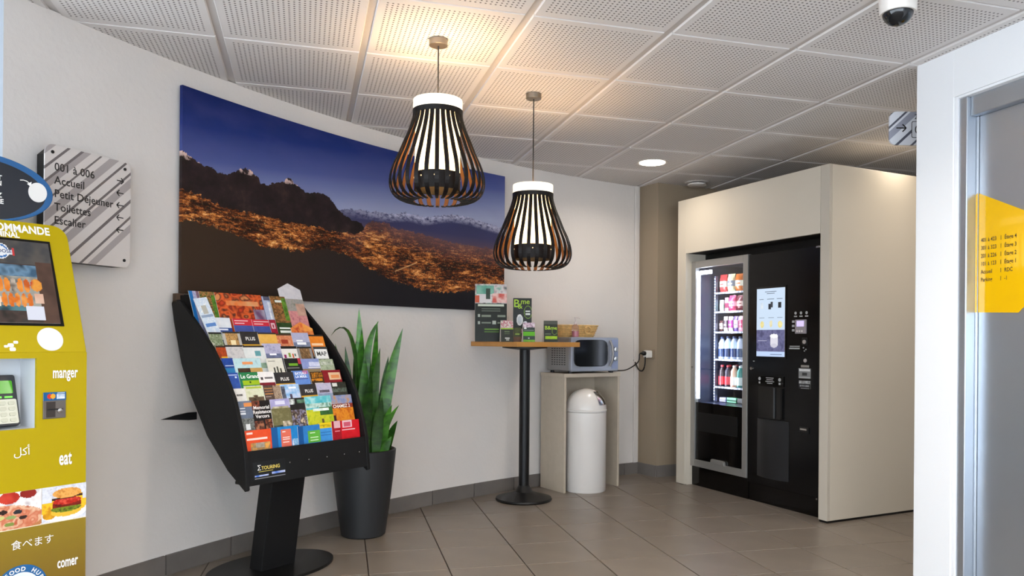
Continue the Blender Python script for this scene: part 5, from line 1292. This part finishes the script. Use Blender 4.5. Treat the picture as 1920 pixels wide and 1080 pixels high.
for k in range(3):
    MB().box(-0.352, -0.330, FY - 0.0006, FY, 1.165 + k * 0.028, 1.180 + k * 0.028).build('pictogram', PICT, cf)
MB().box(-0.262, -0.218, FY - 0.006, FY, 1.075, 1.125).build('coin_slot', BLACK, cf, bevel=0.003)
b = MB(); b.lathe([(0.013, 0), (0.012, 0.006), (0, 0.007)], 16); b.build('coin_button', mat('button_grey', '#b0a8a4', 0.35, metal=0.4), cf, loc=(-0.240, FY - 0.006, 1.098), rot=(pi / 2, 0, 0))
MB().box(-0.375, -0.285, FY - 0.0008, FY, 1.050, 1.060).build('notice_line', PICT, cf); MB().box(-0.370, -0.285, FY - 0.0008, FY, 1.066, 1.072).build('notice_line', PICT, cf)
for dx, dz in ((-.008, .008), (.012, -.002), (.0, -.012)):
    b = MB(); b.lathe([(0.005, 0), (0.004, 0.003), (0, 0.004)], 10); b.build('sensor_dot', PICT, cf, loc=(-0.245 + dx, FY, 1.052 + dz), rot=(pi / 2, 0, 0))
b = MB(); b.lathe([(0.013, 0), (0.011, 0.005), (0, 0.006)], 16); b.build('return_button', MATS['button_grey'], cf, loc=(-0.238, FY, 0.979), rot=(pi / 2, 0, 0))
MB().box(-0.272, -0.205, FY - 0.003, FY, 0.935, 0.950).build('note_slot', ALU, cf, bevel=0.002)
printed('notice_sticker', cf, 0.10, 0.065, '#7a7a7a', [(.05, .95, .75, .9, '#c8c8c8'), (.3, .7, .3, .6, '#3a3a3a'), (.05, .95, .05, .15, '#a8a8a8')], loc=(-0.292, FY - 0.001, 0.865), nx=20, ny=14, thick=0.0008)
printed('notice_sticker', cf, 0.10, 0.055, '#1a1a1c', [(.03, .97, .6, .95, ['#a8a8a8', '#5a5a5a']), (.1, .9, .25, .45, ['#8a8a8a', '#4a4a4a']), (.2, .9, .02, .08, '#8a8a8a')], loc=(-0.292, FY - 0.001, 0.800), nx=26, ny=14, thick=0.0008)
cr_ = MB().box(-0.275, -0.200, FY - 0.010, FY, 0.515, 0.555).build('coin_return', BLACK, cf, bevel=0.003)
MB().box(-0.265, -0.210, FY - 0.014, FY - 0.010, 0.535, 0.548).build('return_lever', CHROME, cr_, bevel=0.002)
b = MB(); b.lathe([(0.011, 0), (0.010, 0.010), (0, 0.012)], 14); b.build('lock', CHROME, cf, loc=(-0.715, FY, 0.912), rot=(pi / 2, 0, 0), smooth=True)
MB().box(-0.705, -0.690, FY - 0.001, FY, 0.960, 0.966).build('notice_line', PICT, cf)
# dispensing niche: dark instruction strip, recess and curved lower door
st_ = MB().box(-0.660, -0.415, FY - 0.006, FY, 0.800, 0.868).build('instruction_strip', GLOSS_BLACK, cf, bevel=0.002)
for x in (-0.635, -0.450):
    b = MB(); b.lathe([(0.012, 0), (0.012, 0.0006)], 14); b.build('pictogram', PICT, st_, loc=(x, FY - 0.006, 0.846), rot=(pi / 2, 0, 0)); MB().box(x - .008, x + .008, FY - 0.0066, FY - 0.006, 0.812, 0.826).build('pictogram', PICT, st_)
for k, (a_, b_) in enumerate(((-.575, -.505), (-.570, -.510), (-.58, -.50), (-.565, -.515))):
    MB().box(a_, b_, FY - 0.0066, FY - 0.006, 0.852 - k * 0.012, 0.857 - k * 0.012).build('notice_line', PICT, st_)
NICHE = mat('niche_dark', '#050505', 0.25)
MB().box(-0.650, -0.415, FY - 0.002, FY + 0.001, 0.580, 0.796).build('cup_niche', NICHE, cf)
MB().box(-0.505, -0.490, FY - 0.010, FY - 0.002, 0.585, 0.790).build('cup_slide', mat('smoked_plastic', '#3a3c40', 0.15), cf, bevel=0.003)
MB().box(-0.440, -0.420, FY - 0.012, FY - 0.002, 0.585, 0.790).build('cup_slide', PANELB, cf, bevel=0.003)
ld = MB(); pts = [(-0.655 + 0.285 * k / 16, FY - 0.004 - 0.030 * sin(pi * k / 16)) for k in range(17)]
ld.prism(pts[::1] + [(-0.370, FY), (-0.655, FY)], 0.185, 0.575); ld.build('lower_door', mat('lower_door_black', '#1a1a1c', 0.35), cf, smooth=True)

# ---- pendant lamps
SLAT = mat('dark_slat', '#0d0908', 0.45, spec=0.25)
def slat_material():
    m = bpy.data.materials.new('bent_wood_slat'); m.use_nodes = True
    nt = m.node_tree; b = nt.nodes['Principled BSDF']; b.inputs['Roughness'].default_value = 0.5; b.inputs['Specular IOR Level'].default_value = 0.2
    g_ = nt.nodes.new('ShaderNodeUVMap'); sp_ = nt.nodes.new('ShaderNodeSeparateXYZ'); nt.links.new(g_.outputs[0], sp_.inputs[0])
    n = nt.nodes.new('ShaderNodeMix'); n.data_type = 'RGBA'
    nt.links.new(sp_.outputs['X'], n.inputs[0]); n.inputs[6].default_value = lin('#0e0908') + (1,); n.inputs[7].default_value = lin('#8a5a34') + (1,)
    nt.links.new(n.outputs[2], b.inputs['Base Color']); return m
SLATM = slat_material()
PROF = [(0.104, 0.0), (0.108, -0.03), (0.124, -0.08), (0.145, -0.13), (0.165, -0.18), (0.184, -0.22), (0.198, -0.26), (0.204, -0.295), (0.202, -0.325), (0.190, -0.352), (0.168, -0.371), (0.135, -0.382), (0.100, -0.384)]
def fine_prof():
    out = []
    n = len(PROF)
    for i in range(n - 1):
        p0, p1, p2, p3 = PROF[max(i - 1, 0)], PROF[i], PROF[i + 1], PROF[min(i + 2, n - 1)]
        for k in range(2):
            t = k / 2
            out.append(tuple(0.5 * (2 * b + (c - a) * t + (2 * a - 5 * b + 4 * c - d) * t * t + (3 * b - a - 3 * c + d) * t ** 3) for a, b, c, d in zip(p0, p1, p2, p3)))
    out.append(PROF[-1]); return out
def slat_mesh():
    pr = fine_prof(); w = 0.0088; th = 0.0034
    vs = []; fs = []; inn = []
    for i, (r, z) in enumerate(pr):
        a = pr[max(i - 1, 0)]; c = pr[min(i + 1, len(pr) - 1)]
        d = Vector((c[0] - a[0], c[1] - a[1])).normalized(); n = Vector((-d.y, d.x))
        if i < 3 and n.x < 0: n = -n
        n = n if n.x > 0 or i > 3 else -n
        ri, zi = r - n.x * th, z - n.y * th
        ww = w * (1.0 if i < len(pr) - 5 else 1 - 0.10 * (i - len(pr) + 5))
        vs += [(r, -ww, z), (r, ww, z), (ri, ww, zi), (ri, -ww, zi)]
    for i in range(len(pr) - 1):
        for q in range(4):
            fs.append((i * 4 + q, (i + 1) * 4 + q, (i + 1) * 4 + (q + 1) % 4, i * 4 + (q + 1) % 4)); inn.append(1 if q == 2 else 0)
    fs += [(0, 1, 2, 3), tuple((len(pr) - 1) * 4 + q for q in (3, 2, 1, 0))]; inn += [0, 0]
    me = bpy.data.meshes.new('slat'); me.from_pydata(vs, [], fs)
    ul = me.uv_layers.new(name='UVMap')
    for p, k in zip(me.polygons, inn):
        for li in p.loop_indices: ul.data[li].uv = (k, 0)
    me.update(); return me
SLATME = slat_mesh()
SHADE = mat('glowing_white_ring', '#f2ead8', 0.5, emit=('#fff0d4', 0.95))
DIFF = mat('opal_diffuser', '#ffe6b8', 0.5, emit=('#ffe3a8', 3.0))
CORD = mat('lamp_cord', '#2a2624', 0.5)
NICKEL = mat('brushed_nickel', '#8c857c', 0.38, metal=0.9)
def pendant(x, y, ztop, label):
    t = thing('pendant_lamp', label, 'pendant lamp', (x, y, ztop), 0, 'slatted pendant lamps')
    top = H - ztop
    b = MB(); b.lathe([(0.040, top - 0.028), (0.040, top - 0.001)], 28); b.build('ceiling_rose', NICKEL, t, smooth=True, bevel=0.002)
    b = MB(); b.tube([(0, 0, -0.02), (0, 0, top - 0.026)], 0.0032, 8); b.build('cord', CORD, t)
    b = MB(); b.lathe([(0.1015, -0.046), (0.1045, -0.044), (0.1045, -0.002), (0.1035, 0.0), (0.0985, 0.0), (0.0985, -0.046)], 48, caps=False); b.build('white_ring', SHADE, t, smooth=True)
    b = MB(); b.lathe([(0.1065, -0.066), (0.1065, -0.044), (0.1035, -0.044), (0.1035, -0.066)], 48, caps=False); b.build('slat_collar', SLAT, t, smooth=True)
    for k in range(3):
        a = 2 * pi * k / 3
        MB().box(0.0, 0.10, -0.002, 0.002, -0.022, -0.014).build('spoke', NICKEL, t, rot=(0, 0, a))
    b = MB(); b.lathe([(0.094, -0.05), (0.096, -0.31)], 40, caps=False); b.build('opal_diffuser', DIFF, t, smooth=True)
    b = MB(); b.lathe([(0.098, -0.385), (0.099, -0.312), (0.0955, -0.312), (0.0945, -0.385)], 40, caps=False); b.build('lower_ring', SLAT, t, smooth=True)
    for k in range(10):
        a = 2 * pi * (k + 0.5) / 10
        b = MB(); b.lathe([(0.0034, 0), (0.003, 0.002), (0, 0.0025)], 8); b.build('light_dot', mat('light_dot_glow', '#e8d0a0', 0.3, emit=('#ffe0a0', 0.6)), t, loc=(0.099 * cos(a), 0.099 * sin(a), -0.335), rot=(0, pi / 2, a))  # small lights on the lower ring, their glow put in as emission
    for k in range(30):
        link('slat', SLATME, SLATM, t, loc=(0, 0, -0.05), rot=(0, 0, 2 * pi * k / 30))
    b = MB(); b.lathe([(0.0, -0.20), (0.02, -0.19), (0.03, -0.16), (0.02, -0.13), (0.012, -0.11), (0.012, -0.08)], 16); b.build('bulb', mat('bulb_glow', '#fff0d0', 0.3, emit=('#ffd890', 12.0)), t, smooth=True)
    L = bpy.data.lights.new('pendant_bulb', 'POINT'); L.energy = PENDANT_W; L.color = (1.0, 0.76, 0.50); L.shadow_soft_size = 0.03
    o = bpy.data.objects.new('pendant_bulb', L); COL.objects.link(o); o.parent = t; o.location = (0, 0, -0.04)
    return t
pendant(-0.385, 3.289, 2.112, 'nearer slatted wooden pendant lamp, hanging in front of the panorama')
pendant(0.028, 4.005, 1.898, 'further slatted wooden pendant lamp, hanging lower above the bar table')

# ---- recessed downlights
DLM = mat('downlight_lens', '#ffffff', 0.4, emit=('#fff2dc', 14.0))
def downlight(x, y, label, group='recessed ceiling downlights', watt=DOWNLIGHT_W):
    t = thing('downlight', label, 'downlight', (x, y, H), 0, group)
    b = MB(); b.lathe([(0.092, -0.001), (0.108, -0.004), (0.112, -0.001), (0.112, 0.0), (0.092, 0.0)], 40, caps=False); b.build('trim_ring', WHITE, t, smooth=True)
    b = MB(); b.lathe([(0.0, -0.0035), (0.092, -0.0025)], 36, caps=False); b.build('lens', DLM, t)
    L = bpy.data.lights.new('downlight_beam', 'AREA'); L.shape = 'DISK'; L.size = 0.18; L.energy = watt; L.color = (1.0, 0.90, 0.78); L.spread = radians(150)
    o = bpy.data.objects.new('downlight_beam', L); COL.objects.link(o); o.parent = t; o.location = (0, 0, -0.008)
    return t
downlight(0.891, 5.527, 'round glowing downlight in the ceiling near the vending housing', watt=5.0)
downlight(2.385, 4.82, 'round glowing downlight below the hanging sign, half hidden by the lift wall', watt=1.2)
for x, y, w in ((0.95, 2.35, 'above the lift wall, just over the top of the picture'), (-0.55, 0.9, 'above the left of the viewpoint'), (1.2, 0.3, 'above the right of the viewpoint'), (2.75, 4.25, 'in the passage hidden behind the lift wall')):
    downlight(x, y, 'added round downlight ' + w, 'added downlights out of view', 5.0 if y > 4 else DOWNLIGHT_W)  # unseen downlights added as light sources; the passage one lights the housing side

# ---- dome camera, ceiling speaker
dc = thing('dome_camera', 'white security camera with smoked dome under the ceiling', 'security camera', (1.362, 2.85, H))
b = MB(); b.lathe([(0.060, -0.062), (0.064, -0.055), (0.066, 0.0)], 36); b.build('base', WHITE, dc, smooth=True)
b = MB(); b.lathe([(0.0, -0.106)] + [(0.054 * sin(a), -0.056 - 0.050 * cos(a)) for a in [k * pi / 2 / 9 for k in range(1, 10)]], 36, caps=False); b.build('smoked_dome', mat('smoked_dome', '#15181c', 0.06), dc, smooth=True)
sk = thing('ceiling_vent', 'small round ceiling vent above the vending housing', 'vent', (1.36, 6.20, H))
b = MB(); b.lathe([(0.065, -0.030), (0.075, -0.024), (0.075, -0.014)], 32); b.build('lower_plate', WHITE, sk, smooth=True)
b = MB(); b.lathe([(0.060, -0.014), (0.060, -0.004)], 24); b.build('throat', BLACK, sk)
b = MB(); b.lathe([(0.092, -0.004), (0.098, 0.0)], 32); b.build('rim', WHITE, sk, smooth=True)

# ---- small flag sign past the lift wall
fsn = thing('hanging_sign', 'small rounded striped sign with an arrow peeking past the lift wall', 'sign', (1.90, 3.74, 2.055), 0.0)
MB().prism(rrect(-0.148, 0.12, 0, 0.162, 0.032), 0, 0.012, 'y').build('sign_plate', stripe_mat('flag_sign_print', '#c4c6cc', '#4a4c58', '#8a8c98'), fsn, bevel=0.001)
MB().box(0.0, 0.02, 0.0, 0.012, 0.16, 0.318).build('hanger', ALU, fsn); MB().box(0.07, 0.09, 0.0, 0.012, 0.16, 0.318).build('hanger', ALU, fsn)
arrow(fsn, -0.092, -0.0006, 0.082, 0.024, False, BLACK_INK, 0.006)
pc = MB(); pc.prism(rrect(-0.042, 0.03, 0.035, 0.115, 0.008), -0.0006, 0, 'y'); pc.build('pictogram', BLACK_INK, fsn)
MB().prism(rrect(-0.039, 0.027, 0.038, 0.112, 0.006), -0.0010, -0.0005, 'y').build('pictogram_field', mat('sign_pale', '#c4c6cc', 0.4), fsn)
b = MB(); b.prism([(-0.010 + 0.016 * cos(2 * pi * k / 20), 0.075 + 0.022 * sin(2 * pi * k / 20)) for k in range(20)], -0.0014, -0.0009, 'y'); b.build('pictogram_ring', BLACK_INK, fsn)
b = MB(); b.prism([(-0.010 + 0.011 * cos(2 * pi * k / 20), 0.075 + 0.016 * sin(2 * pi * k / 20)) for k in range(20)], -0.0018, -0.0013, 'y'); b.build('pictogram_field', MATS['sign_pale'], fsn)
MB().box(-0.012, -0.008, -0.0022, -0.0017, 0.062, 0.088).build('pictogram', BLACK_INK, fsn)
text(fsn, '24', 0.034, (-0.012, -0.0008, 0.136), BLACK_INK)

# ---- yellow floor directory stuck on the lift door
yd = thing('floor_directory', 'yellow floor directory sticker on the steel lift door', 'sticker', (1.794, 3.567, 0), LA)
dy = 0.0655
MB().prism([(0.2855, 1.229), (0.479, 1.222), (0.55, 1.29), (0.66, 1.29), (0.66, 1.555), (0.2855, 1.740)], dy - 0.0012, dy, 'y').build('sticker_film', mat('yellow_film', '#d8a908', 0.12, coat=0.4), yd)
MB().prism([(0.2735, 1.229), (0.2835, 1.229), (0.2835, 1.741), (0.2735, 1.735)], 0.0588, 0.0598, 'y').build('sticker_strip', MATS['yellow_film'], yd)
BROWN_INK = mat('brown_ink', '#3a2c12', 0.5)
for k, (a_, b_) in enumerate((('401 à 423', 'Étage 4'), ('301 à 323', 'Étage 3'), ('201 à 226', 'Étage 2'), ('101 à 123', 'Étage 1'), ('Accueil', 'RDC'), ('Parking', '-1'))):
    z = 1.536 - k * 0.0338
    text(yd, a_, 0.0235, (0.298, dy - 0.0018, z), BROWN_INK, align='LEFT', sx=.82, bold=0.018)
    MB().box(0.3945, 0.3965, dy - 0.0018, dy - 0.0012, z - 0.008, z + 0.010).build('divider_bar', BROWN_INK, yd)
    text(yd, b_, 0.0235, (0.412, dy - 0.0018, z), BROWN_INK, align='LEFT', sx=.82, bold=0.018)

finish_texts()
